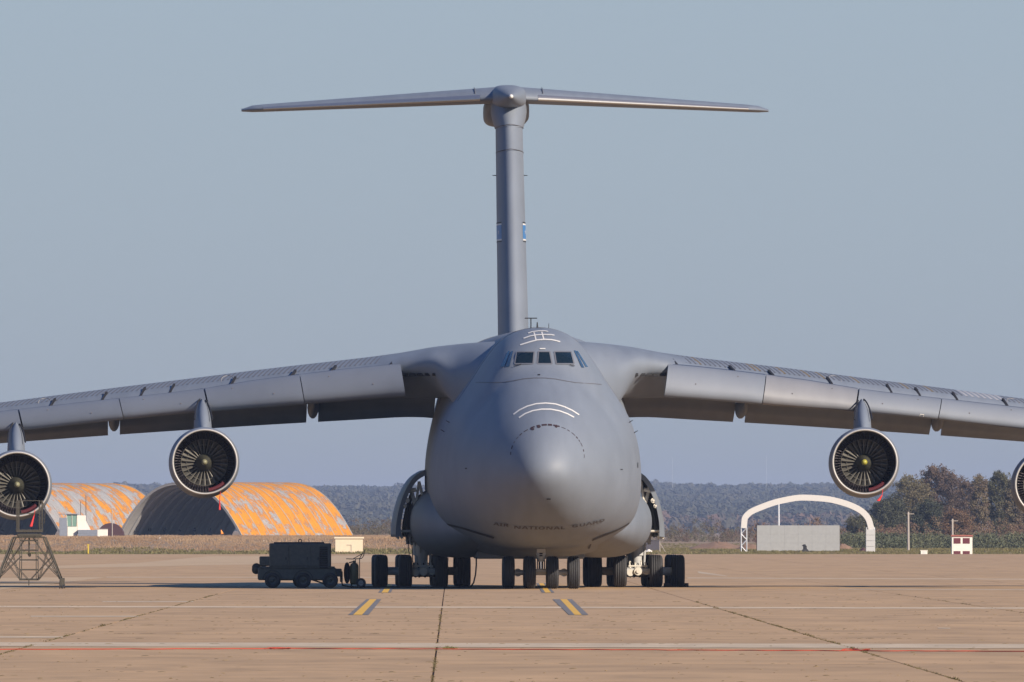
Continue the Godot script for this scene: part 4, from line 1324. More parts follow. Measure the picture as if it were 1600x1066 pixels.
func make_weeds() -> void:
	var r := RandomNumberGenerator.new()
	r.seed = 11
	var f := FastNoiseLite.new()
	f.seed = 3; f.frequency = 0.06
	var xf := []
	var co := []
	for j in [[-9.38, 280.0, 560.0, 0.75], [-1.73, 232.0, 470.0, 1.0], [5.92, 232.0, 500.0, 1.0], [13.57, 380.0, 560.0, 0.45], [-17.03, 420.0, 600.0, 0.3]]:
		var d: float = j[1]
		while d < j[2]:
			d += r.randf_range(0.1, 0.55) / j[3]
			var k := f.get_noise_2d(d * 1.0, j[0] * 13) + 0.25
			if k < 0.05: continue
			var s := r.randf_range(0.010, 0.026) * (0.6 + k) * (1.0 if j[0] == -1.73 else 1.45) * (1.8 if r.randf() < 0.02 else 1.0)
			var x: float = j[0] - 0.0036 * (d - 400.0) + r.randfn() * 0.02
			xf.append(Transform3D(Basis(Vector3.UP, r.randf() * TAU).scaled(Vector3(s * 2.0, s, s * 2.0)), Vector3(x, -0.005, 600 - d)))
			co.append(Color(0.085, 0.075, 0.03).lerp(Color(0.16, 0.115, 0.05), r.randf()))
	for i in 60:                                     # the one taller weed right of the middle joint
		if i < 14:
			xf.append(Transform3D(Basis(Vector3.UP, r.randf() * TAU).scaled(Vector3(0.09, r.randf_range(0.04, 0.08), 0.06)), Vector3(-1.162, 0, 295.755) + Vector3(r.randfn() * 0.05, 0, r.randfn() * 0.2)))
			co.append(Color(0.12, 0.11, 0.035))
	var o := scatter(tuft(7, 0.13, 4), "weeds", M.leaf, xf, co)
	tag(o, "low weeds growing in the joints of the concrete apron", "weeds", "", "stuff")
	# crumbs of soil and dead grass along the cross joints and strewn about
	xf = []; co = []
	var st := start()
	flat(st)
	var rg := []
	for q in [[1.0, 0.0], [0.75, 0.6], [0.3, 1.0]]:
		var row := PackedVector3Array()
		for i in 7: row.append(Vector3(cos(TAU * i / 7) * q[0] * (0.8 + 0.2 * sin(i * 2.1)), q[1], sin(TAU * i / 7) * q[0]))
		rg.append(row)
	loft(st, rg); cap(st, rg[2], true)
	st.generate_normals()
	var cm := st.commit()
	var lines := []
	for i in range(1, 22): lines.append([225.0 + 15.4 * i, 6 if i < 6 else (110 if i > 6 and i < 13 else 50)])
	for ln in lines:
		for i in ln[1]:
			var d: float = ln[0] + r.randfn() * 0.25
			var x := r.randf_range(-0.035, 0.035) * d
			if f.get_noise_2d(x * 6, ln[0] * 3) < -0.1: continue
			var s := r.randf_range(0.015, 0.06)
			xf.append(Transform3D(Basis(Vector3.UP, r.randf() * TAU).scaled(Vector3(s * r.randf_range(1.0, 2.4), r.randf_range(0.006, 0.018), s)), Vector3(x, -0.002, 600 - d)))
			co.append(Color(0.13, 0.095, 0.05).lerp(Color(0.2, 0.14, 0.075), r.randf()))
	for i in 620:
		var d := pow(r.randf(), 1.4) * 330.0 + 236.0
		var x := r.randf_range(-0.034, 0.034) * d
		var s := r.randf_range(0.01, 0.04)
		xf.append(Transform3D(Basis(Vector3.UP, r.randf() * TAU).scaled(Vector3(s * r.randf_range(1.0, 2.6), r.randf_range(0.005, 0.018), s)), Vector3(x, -0.002, 600 - d)))
		co.append(Color(0.11, 0.08, 0.04).lerp(Color(0.21, 0.15, 0.08), r.randf()))
	tag(scatter(cm, "soil_crumbs", M.tint, xf, co), "crumbs of soil and dead grass strewn over the apron", "debris", "", "stuff")

func make_grass() -> void:
	var r := RandomNumberGenerator.new()
	r.seed = 21
	var f := FastNoiseLite.new()
	f.seed = 8; f.frequency = 0.05
	var xf := []
	var co := []
	var gx := []
	var gc := []
	for i in 46000:
		var d := r.randf_range(1467.0, 1760.0) if i < 38000 else r.randf_range(1760.0, 2350.0)
		var x := r.randf_range(-0.05, 0.05) * d
		var z := 600.0 - d
		var right := smoothstep(-6.0, 12.0, x)
		var n := f.get_noise_2d(x, d * 0.2)
		var edge := 1530.0 + n * 40.0
		if d < edge or right > 0.6:
			var s := r.randf_range(0.1, 0.3) * lerpf(1.0, 0.7, right)
			if d < 1475.0: s *= 0.5
			gx.append(Transform3D(Basis(Vector3.UP, r.randf() * TAU).scaled(Vector3(s * 2.2, s, s * 2.2)), Vector3(x, land(x, z) - 0.02, z)))
			gc.append(Color(0.12, 0.115, 0.04).lerp(Color(0.20, 0.155, 0.075), clampf(r.randf() * 0.7 + n * 0.5, 0, 1)))
		else:
			var s := r.randf_range(0.11, 0.28)
			xf.append(Transform3D(Basis(Vector3.UP, r.randf() * TAU).scaled(Vector3(s * 1.5, s, s * 1.5)), Vector3(x, land(x, z) - 0.03, z)))
			co.append(Color(0.25, 0.155, 0.092).lerp(Color(0.34, 0.235, 0.145), clampf(r.randf() * 0.6 + n * 0.8 + 0.2, 0, 1)))
	tag(scatter(tuft(9, 0.1, 6), "dry_grass", M.leaf, xf, co), "dry brown grass on the low bank beyond the apron", "grass", "", "stuff")
	tag(scatter(tuft(9, 0.12, 7), "green_grass", M.leaf, gx, gc), "short green grass along the far edge of the apron", "grass", "", "stuff")

func make_wood() -> void:
	var f := FastNoiseLite.new()
	f.seed = 14; f.frequency = 0.011; f.fractal_octaves = 4
	var st := start()
	var rows := []
	for i in 30:
		var d := 7500.0 + 13900.0 * i / 29.0
		var row := PackedVector3Array()
		for j in 61:
			var x := -2550.0 + 85.0 * j
			row.append(Vector3(x, hill_y(x, 600 - d, f), 600 - d))
		rows.append(row)
	loft(st, rows, false)
	tag(build(st, "hills", M.hill), "", "", "", "structure")
	var r := RandomNumberGenerator.new()
	r.seed = 31
	var sets := [[[], []], [[], []], [[], []]]
	for i in 42000:
		var d := lerpf(8000.0, 14800.0, pow(r.randf(), 0.8))
		var x := r.randf_range(-0.042, 0.042) * d
		var z := 600 - d
		var n := f.get_noise_2d(x, d * 0.35)
		var s := r.randf_range(2.0, 4.6) * (1.0 + n * 0.5)
		var k := r.randi() % 3
		sets[k][0].append(Transform3D(Basis(Vector3.UP, r.randf() * TAU).scaled(Vector3(s, s * r.randf_range(0.8, 1.25), s)), Vector3(x, hill_y(x, z, f) + s * 0.35, z)))
		var c := Color(0.032, 0.04, 0.026).lerp(Color(0.065, 0.06, 0.038), clampf(r.randf() * 0.7 + n * 0.7, 0, 1))
		if d < 8800.0 and x > -35: c = c.lerp(Color(0.13, 0.07, 0.045), r.randf() * 0.8)
		sets[k][1].append(c)
	for k in 3:
		tag(scatter(clump(54, 1.0, 0.42, 40 + k, true), "far_wood", M.leaf, sets[k][0], sets[k][1]), "dark wood covering the far hills", "wood", "", "stuff")
	# scrub and hedge
	var cl := clump(34, 1.0, 0.24, 50, false)
	for q in [
		["scrub", 2250.0, 1180, 1640, 2.6, 900, Color(0.12, 0.062, 0.04), Color(0.14, 0.095, 0.055), "reddish brown winter scrub under the trees at right"],
		["scrub", 2700.0, 980, 1190, 3.0, 500, Color(0.10, 0.06, 0.045), Color(0.09, 0.085, 0.045), "brown and green scrub beyond the right gear door"],
		["scrub", 2700.0, 545, 690, 2.4, 420, Color(0.08, 0.075, 0.04), Color(0.12, 0.085, 0.055), "olive scrub between the orange shelter and the jet"],
		["hedge", 1740.0, 1316, 1720, 1.5, 1150, Color(0.055, 0.068, 0.04), Color(0.095, 0.10, 0.055), "long grey-green hedge behind the hut with red shutters"],
	]:
		var xf := []
		var co := []
		for i in q[5]:
			var d: float = q[1] + r.randf_range(-60, 60) * (0.3 if q[0] == "hedge" else 1.0)
			var x := (r.randf_range(q[2], q[3]) - 800.0) * d / 25930.0
			var n := f.get_noise_2d(x * 12, d)
			var y: float = r.randf() * q[4] * (0.75 + n)
			if q[0] == "hedge": y = r.randf() * (q[4] - 0.15) * (1.0 + n * 0.22)
			var s := r.randf_range(0.3, 0.62)
			xf.append(Transform3D(Basis(Vector3(r.randfn(), r.randfn(), r.randfn()).normalized(), r.randf() * TAU).scaled(Vector3(s, s, s)), Vector3(x, land(x, 600 - d) + y, 600 - d)))
			co.append((q[6] as Color).lerp(q[7], clampf(r.randf() + n * 0.6, 0, 1)))
		tag(scatter(cl, q[0], M.leaf, xf, co), q[8], "hedge" if q[0] == "hedge" else "bushes", "", "stuff")

func tree(at: Vector3, h: float, w: float, c1: Color, c2: Color, sd: int, label: String, bare: bool) -> void:
	var t := thing("tree", label, "tree", at, "trees beyond the hedge at right")
	var r := RandomNumberGenerator.new()
	r.seed = sd
	var st := start()
	var pts := PackedVector3Array()
	var rows := []
	for i in 9:
		var u := i / 8.0
		var p := Vector3(sin(u * 3.0 + sd) * 0.18 * u * w * 0.4, u * h * 0.86, cos(u * 2.3 + sd) * 0.12 * u)
		pts.append(p)
		rows.append(ring(p, Basis.IDENTITY, lerpf(0.23, 0.03, u) * h / 9.0, 9))
	solid(st, rows)
	build(st, "trunk", M.bark, t)
	st = start()
	var hubs := []
	var n := 34
	for i in n:
		var u := lerpf(0.14, 0.97, (i + r.randf()) / n)
		var a := i * 2.4 + r.randf()
		var spread := w * sqrt(clampf(1 - pow((u - 0.52) / 0.5, 2), 0.03, 1)) * r.randf_range(0.55, 1.0)
		var p := Vector3(cos(a) * spread, u * h, sin(a) * spread)
		var b := pts[clampi(int((u - 0.16) * 8 / 0.86), 0, 8)]
		rod(st, b, p, 0.05 * h / 9.0, 0.015, 5)
		hubs.append(p)
	build(st, "branches", M.bark, t)
	var xf := []
	var co := []
	for i in n:
		var p: Vector3 = hubs[i]
		var rad := w * r.randf_range(0.28, 0.46)
		var tone := r.randf()
		for k in (34 if bare else 54):
			var v := Vector3(r.randfn(), r.randfn() * 0.75, r.randfn()) * rad * 0.55
			var s := r.randf_range(0.2, 0.4)
			xf.append(Transform3D(Basis(Vector3(r.randfn(), r.randfn(), r.randfn()).normalized(), r.randf() * TAU).scaled(Vector3(s, s, s)), p + v))
			co.append(c1.lerp(c2, clampf(tone * 0.6 + r.randf() * 0.4, 0, 1)))
	tag(scatter(clump(11 if bare else 16, 1.0, 0.33, 60 + sd, false), "crown", M.leaf, xf, co, t), "", "", "", "stuff")

func make_trees() -> void:
	var green := Color(0.045, 0.052, 0.03)
	var olive := Color(0.10, 0.09, 0.045)
	var brown := Color(0.115, 0.078, 0.05)
	var plum := Color(0.085, 0.058, 0.05)
	for q in [
		[1348, 806, 24, 2290, green, olive, false, "low dark green tree just right of the white arch"],
		[1389, 779, 27, 2330, green, Color(0.07, 0.072, 0.04), false, "dark green tree showing below the right inboard engine"],
		[1424, 742, 30, 2360, olive, Color(0.13, 0.105, 0.055), false, "broad olive tree left of the tallest brown one"],
		[1463, 725, 30, 2400, brown, plum, false, "tallest round brown tree in the right-hand group"],
		[1490, 736, 21, 2380, plum, brown, true, "purplish thin-crowned tree leaning right of the tallest one"],
		[1512, 746, 19, 2340, brown, plum, true, "small-topped brown tree left of the pale pointed one"],
		[1531, 739, 14, 2300, Color(0.13, 0.11, 0.06), brown, true, "pale narrow tree with a light trunk showing, above the small hut"],
		[1560, 732, 19, 2350, green, olive, false, "dark pointed tree beside the pale narrow one"],
		[1584, 745, 14, 2310, olive, brown, true, "thin olive tree left of the outer right engine"],
		[1608, 736, 22, 2390, green, brown, false, "dark tree partly hidden by the outer right engine"],
		[1452, 782, 22, 2260, Color(0.035, 0.042, 0.028), green, false, "low very dark tree in front of the tallest brown one"],
		[1493, 795, 22, 2220, Color(0.16, 0.085, 0.04), brown, true, "rusty orange low tree behind the small hut"],
	]:
		var d: float = q[3]
		var x: float = (q[0] - 800.0) * d / 25930.0
		var y := land(x, 600 - d)
		var top: float = 2.2 + (827.0 - q[1]) * d / 25930.0
		tree(Vector3(x, y - 0.05, 600 - d), (top - y) * 0.96, q[2] * d / 25930.0 * 0.92, q[4], q[5], q[0], q[7], q[6])

# ---------------------------------------------------------------- equipment beside the jet
func make_stand() -> void:
	var t := thing("maintenance_stand", "olive steel maintenance platform with a ladder and guard rails, below the outer left engine", "work platform", Vector3(-17.86, 0, -14))
	var st := start()
	box(st, Vector3(0, 2.12, 0), Vector3(0.98, 0.09, 1.2), 0.02)
	for x in [-0.42, -0.21, 0.0, 0.21, 0.42]: box(st, Vector3(x, 2.17, 0), Vector3(0.16, 0.03, 1.2), 0.008)
	build(st, "platform", M.olive, t)
	st = start()
	box(st, Vector3(0, 1.98, 0), Vector3(0.9, 0.1, 1.1), 0.02)
	box(st, Vector3(0, 1.9, 0.5), Vector3(1.16, 0.06, 0.08), 0.015)
	box(st, Vector3(0, 1.9, -0.5), Vector3(1.16, 0.06, 0.08), 0.015)
	box(st, Vector3(0, 1.9, 0), Vector3(0.1, 0.05, 1.0), 0.01)
	build(st, "platform_frame", M.olive, t)
	# guard rails
	for z in [0.58, -0.58]:
		st = start()
		for x in [-0.46, -0.4, 0.37, 0.47]: rod(st, Vector3(x, 2.12, z), Vector3(x, 3.26, z), 0.016, -1, 6)
		rod(st, Vector3(-0.46, 3.25, z), Vector3(0.39, 3.25, z), 0.016, -1, 6)
		rod(st, Vector3(-0.46, 2.78, z), Vector3(0.39, 2.78, z), 0.013, -1, 6)
		build(st, "guard_rail", M.olive, t)
	st = start()
	for y in [2.78, 3.25]:
		rod(st, Vector3(-0.46, y, -0.58), Vector3(-0.46, y, 0.58), 0.014, -1, 6)
		rod(st, Vector3(0.47, y, -0.58), Vector3(0.47, y, 0.58), 0.014, -1, 6)
	rod(st, Vector3(0.47, 3.25, 0.5), Vector3(0.6, 3.0, 0.56), 0.014, -1, 6)
	rod(st, Vector3(0.6, 3.0, 0.56), Vector3(0.56, 2.4, 0.56), 0.014, -1, 6)
	build(st, "side_rail", M.olive, t)
	# ladder
	st = start()
	for x in [-0.31, 0.31]:
		for dx in [-0.035, 0.035]: rod(st, Vector3(x + dx, 0.3, 0.72), Vector3(x * 0.95 + dx, 1.95, 0.6), 0.017, -1, 6)
	build(st, "ladder_stile", M.olive, t)
	for i in 5:
		st = start()
		rod(st, Vector3(-0.33, 0.34 + i * 0.36, 0.71 - i * 0.025), Vector3(0.33, 0.34 + i * 0.36, 0.71 - i * 0.025), 0.026 if i > 0 else 0.036, -1, 6)
		build(st, "ladder_rung", M.olive, t)
	# four splayed legs with castors
	for x in [-1.0, 1.0]:
		for z in [-1.0, 1.0]:
			st = start()
			rod(st, Vector3(x * 0.6, 1.9, z * 0.5), Vector3(x * 1.2, 0.3, z * 1.15), 0.026, -1, 8)
			rod(st, Vector3(x * 0.5, 1.9, z * 0.5), Vector3(x * 1.13, 0.36, z * 1.1), 0.016, -1, 6)
			box(st, Vector3(x * 1.21, 0.24, z * 1.16), Vector3(0.13, 0.3, 0.13), 0.02)
			build(st, "leg", M.olive, t)
			st = start()
			for dx in [-0.055, 0.055]: rod(st, Vector3(x * 1.21 + dx - 0.02, 0.085, z * 1.16), Vector3(x * 1.21 + dx + 0.02, 0.085, z * 1.16), 0.085, -1, 14)
			build(st, "castor", M.tyre, t)
	st = start()
	for z in [-1.0, 1.0]:
		rod(st, Vector3(-1.2, 0.2, z * 1.15), Vector3(1.2, 0.2, z * 1.15), 0.013, -1, 6)
		for x in [-1.0, 1.0]:
			rod(st, Vector3(x * 0.92, 1.05, z * 0.85), Vector3(x * 0.33, 0.32, z * 0.8), 0.014, -1, 6)
			rod(st, Vector3(x * 0.72, 1.6, z * 0.6), Vector3(x * 0.36, 0.36, z * 0.8), 0.013, -1, 6)
			rod(st, Vector3(x * 1.15, 0.38, z * 1.1), Vector3(x * 0.3, 1.2, z * 0.75), 0.013, -1, 6)
			rod(st, Vector3(x * 1.15, 0.38, z * 1.1), Vector3(x * 0.12, 1.9, z * 0.5), 0.014, -1, 6)
			rod(st, Vector3(x * 0.85, 1.2, z * 0.7), Vector3(x * 0.03, 0.32, z * 0.75), 0.012, -1, 6)
	for x in [-1.0, 1.0]:
		rod(st, Vector3(x * 1.2, 0.2, -1.15), Vector3(x * 1.2, 0.2, 1.15), 0.016, -1, 6)
		rod(st, Vector3(x * 0.75, 1.5, -0.65), Vector3(x * 1.17, 0.4, 1.1), 0.013, -1, 6)
		rod(st, Vector3(x * 0.75, 1.5, 0.65), Vector3(x * 1.17, 0.4, -1.1), 0.013, -1, 6)
	build(st, "bracing", M.olive, t)
	st = start()
	rod(st, Vector3(0, 0.33, 0.72), Vector3(0, 0.12, 0.74), 0.020, -1, 8)
	rod(st, Vector3(0, 1.9, 0.4), Vector3(0, 1.25, 0.4), 0.032, -1, 8)
	rod(st, Vector3(0, 1.3, 0.4), Vector3(0.03, 1.18, 0.4), 0.075, 0.04, 8)
	build(st, "lock_pin", M.olive, t)

func make_cart() -> void:
	var t := thing("generator_trailer", "dark green boxy generator trailer standing in the jet's shadow left of the main wheels", "trailer", Vector3(-7.9, 0, -20.5))
	var st := start()
	box(st, Vector3(-0.02, 1.22, 0), Vector3(2.3, 0.9, 1.5), 0.03)
	build(st, "housing", M.cart, t)
	st = start()
	box(st, Vector3(-0.06, 1.69, 0), Vector3(1.88, 0.05, 1.36), 0.015)
	build(st, "roof_lid", M.cart_dark, t)
	for q in [[-0.78, 0.66], [-0.02, 0.76], [0.55, 0.3]]:
		st = start()
		box(st, Vector3(q[0], 1.22, 0.757), Vector3(q[1], 0.78, 0.03), 0.01)
		var p := build(st, "side_panel", M.cart, t)
		st = start()
		box(st, Vector3(q[0] + q[1] * 0.36, 1.1, 0.78), Vector3(0.05, 0.1, 0.03), 0.008)
		build(st, "latch", M.cart_dark, p)
	st = start()
	box(st, Vector3(0.86, 1.14, 0.752), Vector3(0.3, 0.8, 0.02), 0.0)
	build(st, "radiator_recess", M.black, t)
	for i in 9:
		st = start()
		box(st, Vector3(0.86, 0.8 + i * 0.085, 0.77), Vector3(0.28, 0.03, 0.05), 0.006, Basis(Vector3.RIGHT, 0.5))
		build(st, "louvre", M.cart_dark, t)
	st = start()
	box(st, Vector3(-0.13, 0.52, 0), Vector3(2.95, 0.46, 1.36), 0.05)
	box(st, Vector3(-0.13, 0.76, 0), Vector3(2.8, 0.09, 1.44), 0.02)
	box(st, Vector3(0.2, 0.78, 0.74), Vector3(0.1, 0.1, 0.06), 0.01)
	build(st, "chassis", M.cart, t)
	st = start()
	box(st, Vector3(-1.33, 1.0, 0.1), Vector3(0.42, 0.36, 1.1), 0.03)
	box(st, Vector3(-1.38, 0.99, 0.66), Vector3(0.16, 0.16, 0.03), 0.01)
	build(st, "control_box", M.cart, t)
	st = start()
	box(st, Vector3(1.35, 0.57, 0), Vector3(0.36, 0.3, 1.2), 0.03)
	box(st, Vector3(1.52, 0.42, 0.2), Vector3(0.1, 0.4, 0.5), 0.02)
	build(st, "rear_step", M.cart_dark, t)
	st = start()
	lathe(st, [Vector2(0.0, -0.2), Vector2(0.165, -0.2), Vector2(0.165, -0.15), Vector2(0.1, -0.13), Vector2(0.1, 0.13), Vector2(0.165, 0.15), Vector2(0.165, 0.2), Vector2(0.0, 0.2)], Vector3(-1.66, 0.72, 0.3), Basis(Vector3.RIGHT, 0.25), 20)
	rod(st, Vector3(-1.66, 0.72, 0.1), Vector3(-1.2, 0.88, 0.1), 0.03, -1, 6)
	rod(st, Vector3(-1.66, 0.72, 0.5), Vector3(-1.2, 0.88, 0.5), 0.03, -1, 6)
	build(st, "hose_reel", M.cart_dark, t)
	var ti := tyre_mesh(0.29, 0.22)
	var hu := hub_mesh(0.15, 0.2)
	for q in [[-1.05, 0.62], [0.1, 0.62], [1.1, 0.62], [-0.02, -0.62], [-1.05, -0.62], [1.1, -0.62]]:
		var wn := place(ti, "wheel", M.tyre, t, Transform3D(Basis(Vector3.UP, PI / 2), Vector3(q[0], 0.285, q[1])))
		place(hu, "hub", M.cart, wn, Transform3D.IDENTITY)
	for x in [-1.05, 0.1]:
		st = start()
		var rows := []
		for i in 13:
			var a := PI * i / 12.0
			var o := Vector3(cos(a), sin(a), 0)
			var c := Vector3(x, 0.3, 0)
			rows.append(PackedVector3Array([c + o * 0.345 + Vector3(0, 0, 0.72), c + o * 0.375 + Vector3(0, 0, 0.72), c + o * 0.375 + Vector3(0, 0, 0.5), c + o * 0.345 + Vector3(0, 0, 0.5)]))
		solid(st, rows)
		build(st, "mudguard", M.cart_dark, t)
	st = start()
	var ey := PackedVector3Array()
	for i in 13: ey.append(Vector3(-0.02 + 0.06 * cos(TAU * i / 12.0), 1.76 + 0.06 * sin(TAU * i / 12.0), 0.3))
	tube(st, ey, 0.017, 6)
	build(st, "lifting_eye", M.cart_dark, t)
	st = start()
	rod(st, Vector3(0.35, 0.33, 0.3), Vector3(1.0, 0.12, 0.5), 0.03, -1, 6)
	rod(st, Vector3(-0.9, 0.31, 0.3), Vector3(1.0, 0.31, 0.3), 0.03, -1, 6)
	build(st, "drawbar", M.cart_dark, t)
	# extinguisher cart
	var e := thing("extinguisher_cart", "wheeled fire extinguisher with an olive cylinder, coiled hose and push handle behind the trailer", "fire extinguisher", Vector3(-5.9, 0, -20.5))
	st = start()
	var c0 := Vector3(0.0, 0, 0)
	lathe(st, [Vector2(0.0, 0.12), Vector2(0.13, 0.14), Vector2(0.165, 0.2), Vector2(0.165, 0.82), Vector2(0.13, 0.9), Vector2(0.05, 0.95), Vector2(0.05, 1.02), Vector2(0.0, 1.03)], c0, Basis(Vector3.RIGHT, -PI / 2), 24)
	build(st, "cylinder", M.olive_yellow, e)
	st = start()
	for k in 6:
		var lp := PackedVector3Array()
		for i in 17:
			var a := TAU * i / 16.0
			lp.append(Vector3(-0.27 + (0.1 - 0.018 * k) * cos(a), 0.56 + (0.38 - 0.02 * k) * sin(a) - k * 0.012, -0.08 + k * 0.05))
		tube(st, lp, 0.026, 6)
	rod(st, Vector3(-0.2, 0.94, 0.0), Vector3(-0.02, 0.99, 0), 0.022, -1, 6)
	build(st, "hose_coil", M.black, e)
	st = start()
	for z in [-0.2, 0.2]:
		tube(st, PackedVector3Array([Vector3(-0.3, 1.09, z), Vector3(-0.05, 1.08, z), Vector3(0.27, 1.1, z), Vector3(0.35, 1.2, z), Vector3(0.37, 1.35, z), Vector3(0.4, 1.42, z)]), 0.015, 6)
		rod(st, Vector3(-0.04, 1.09, z), Vector3(0.34, 1.3, z), 0.013, -1, 6)
		rod(st, Vector3(0.2, 1.1, z), Vector3(0.3, 1.28, z), 0.013, -1, 6)
		rod(st, Vector3(0.2, 0.2, z), Vector3(0.2, 1.1, z), 0.015, -1, 6)
		rod(st, Vector3(0.05, 0.95, z), Vector3(0.05, 1.09, z), 0.013, -1, 6)
	rod(st, Vector3(0.4, 1.42, -0.22), Vector3(0.4, 1.42, 0.22), 0.025, -1, 8)
	rod(st, Vector3(0.25, 0.18, -0.24), Vector3(0.25, 0.18, 0.24), 0.02, -1, 8)
	rod(st, Vector3(-0.1, 0.14, 0), Vector3(-0.1, 0.0, 0), 0.03, -1, 8)
	build(st, "frame", M.cart_dark, e)
	var t2 := tyre_mesh(0.185, 0.07)
	var h2 := hub_mesh(0.1, 0.07)
	for z in [-0.26, 0.26]:
		var wn := place(t2, "wheel", M.tyre, e, Transform3D(Basis(Vector3.UP, PI / 2), Vector3(0.25, 0.183, z)))
		place(h2, "hub", M.pole, wn, Transform3D.IDENTITY)

func make_small() -> void:
	# wooden chock behind the outer right main wheel
	var st := start()
	var a := 5.758
	var b := 6.706
	flat(st)
	var p := [Vector3(a, 0, -29.93), Vector3(b, 0, -29.93), Vector3(b, 0.06, -29.97), Vector3(a, 0.06, -29.97), Vector3(a, 0.15, -30.2), Vector3(b, 0.15, -30.2), Vector3(b, 0, -30.28), Vector3(a, 0, -30.28)]
	quad(st, p[0], p[3], p[2], p[1]); quad(st, p[3], p[4], p[5], p[2]); quad(st, p[4], p[7], p[6], p[5])
	for k in 2:
		var o := 0 if k == 0 else 1
		var q := [p[0], p[3], p[4], p[7]] if k == 0 else [p[1], p[6], p[5], p[2]]
		quad(st, q[0], q[1], q[2], q[3])
	tag(build(st, "wheel_chock", M.wood), "brown wooden chock on the concrete behind the outer right main wheel", "wheel chock")
	st = start()
	tube(st, PackedVector3Array([Vector3(-1.33, 1.16, -18), Vector3(-1.33, 0.85, -18), Vector3(-1.36, 0.5, -18), Vector3(-1.43, 0.2, -18), Vector3(-1.55, 0.05, -18), Vector3(-1.8, 0.03, -18.1), Vector3(-3.2, 0.03, -19.5), Vector3(-4.6, 0.03, -21.6), Vector3(-6.0, 0.03, -21.8), Vector3(-6.35, 0.1, -21.3), Vector3(-6.4, 0.4, -21.0)]), 0.03, 8)
	tag(build(st, "power_cable", M.black), "black power cable hanging from the jet's belly to the ground beside the left wheels", "cable")
	# red rope along the apron, with two knotted bunches
	var rope := thing("rope", "thin red rope lying right across the apron in the foreground", "rope")
	st = start()
	var pts := PackedVector3Array()
	var le := Vector3(-14.974, 0, 301.33)
	var mi := Vector3(-3.747, 0, 296.402)
	var ri := Vector3(15.795, 0, 307.456)
	var r := RandomNumberGenerator.new()
	r.seed = 9
	for i in 121:
		var u := i / 120.0
		var q := le.lerp(mi, u / 0.36) if u < 0.36 else mi.lerp(ri, (u - 0.36) / 0.64)
		q.y = 0.016 + 0.002 * sin(i * 1.7)
		q.z += r.randf_range(-0.3, 0.3)
		pts.append(q)
	tube(st, pts, 0.0095, 6)
	build(st, "rope_line", M.rope, rope)
	for kn in [[Vector3(-4.25, 0, 296.402), 0.3], [Vector3(6.206, 0, 299.758), 0.3]]:
		st = start()
		for k in 7:
			var lp := PackedVector3Array()
			var c: Vector3 = kn[0]
			var ph := r.randf() * TAU
			for i in 15:
				var a2 := TAU * i / 14.0
				lp.append(c + Vector3(kn[1] * (0.4 * cos(a2) + 0.5 * sin(ph)), 0.02 + 0.012 * sin(a2 * 2 + ph), 0.3 * sin(a2 + ph) + 0.2))
			tube(st, lp, 0.007, 5)
		build(st, "knot", M.rope, rope)
	# red streamers hanging from the inlets
	for q in [[Vector3(-11.775, 3.37, -19), Vector3(-11.775, 2.916, -19), 0.075, "straight red warning streamer hanging below the inner left engine"], [Vector3(-18.714, 2.704, -22.6), Vector3(-18.833, 2.296, -22.4), 0.11, "short slanting red streamer above the maintenance stand"], [Vector3(12.949, 3.465, -19), Vector3(12.802, 3.25, -18.9), 0.13, "small red streamer blown sideways below the inner right engine"]]:
		var jet := get_node("cargo_jet") as Node3D
		var top: Vector3 = jet.transform * (q[0] as Vector3)
		var bot: Vector3 = jet.transform * (q[1] as Vector3)
		var s := thing("warning_streamer", q[3], "streamer", Vector3.ZERO, "red streamers on the engines")
		st = start()
		var cord := top + Vector3(0.03, 0.22, -0.05)
		rod(st, cord, top, 0.012, -1, 5)
		build(st, "cord", M.red, s)
		st = start()
		soft(st)
		var rows := []
		for i in 9:
			var u := i / 8.0
			var c := top.lerp(bot, u) + Vector3(0, 0, 0.03 * sin(u * 7))
			var w: float = q[2] * (0.35 + 0.65 * u) * 0.5
			rows.append(PackedVector3Array([c + Vector3(-w, 0, 0.02), c + Vector3(0, 0, 0.035), c + Vector3(w, 0, -0.01), c + Vector3(w, 0, -0.02), c + Vector3(0, 0, 0.025), c + Vector3(-w, 0, 0.01)]))
		solid(st, rows)
		build(st, "ribbon", M.red, s)

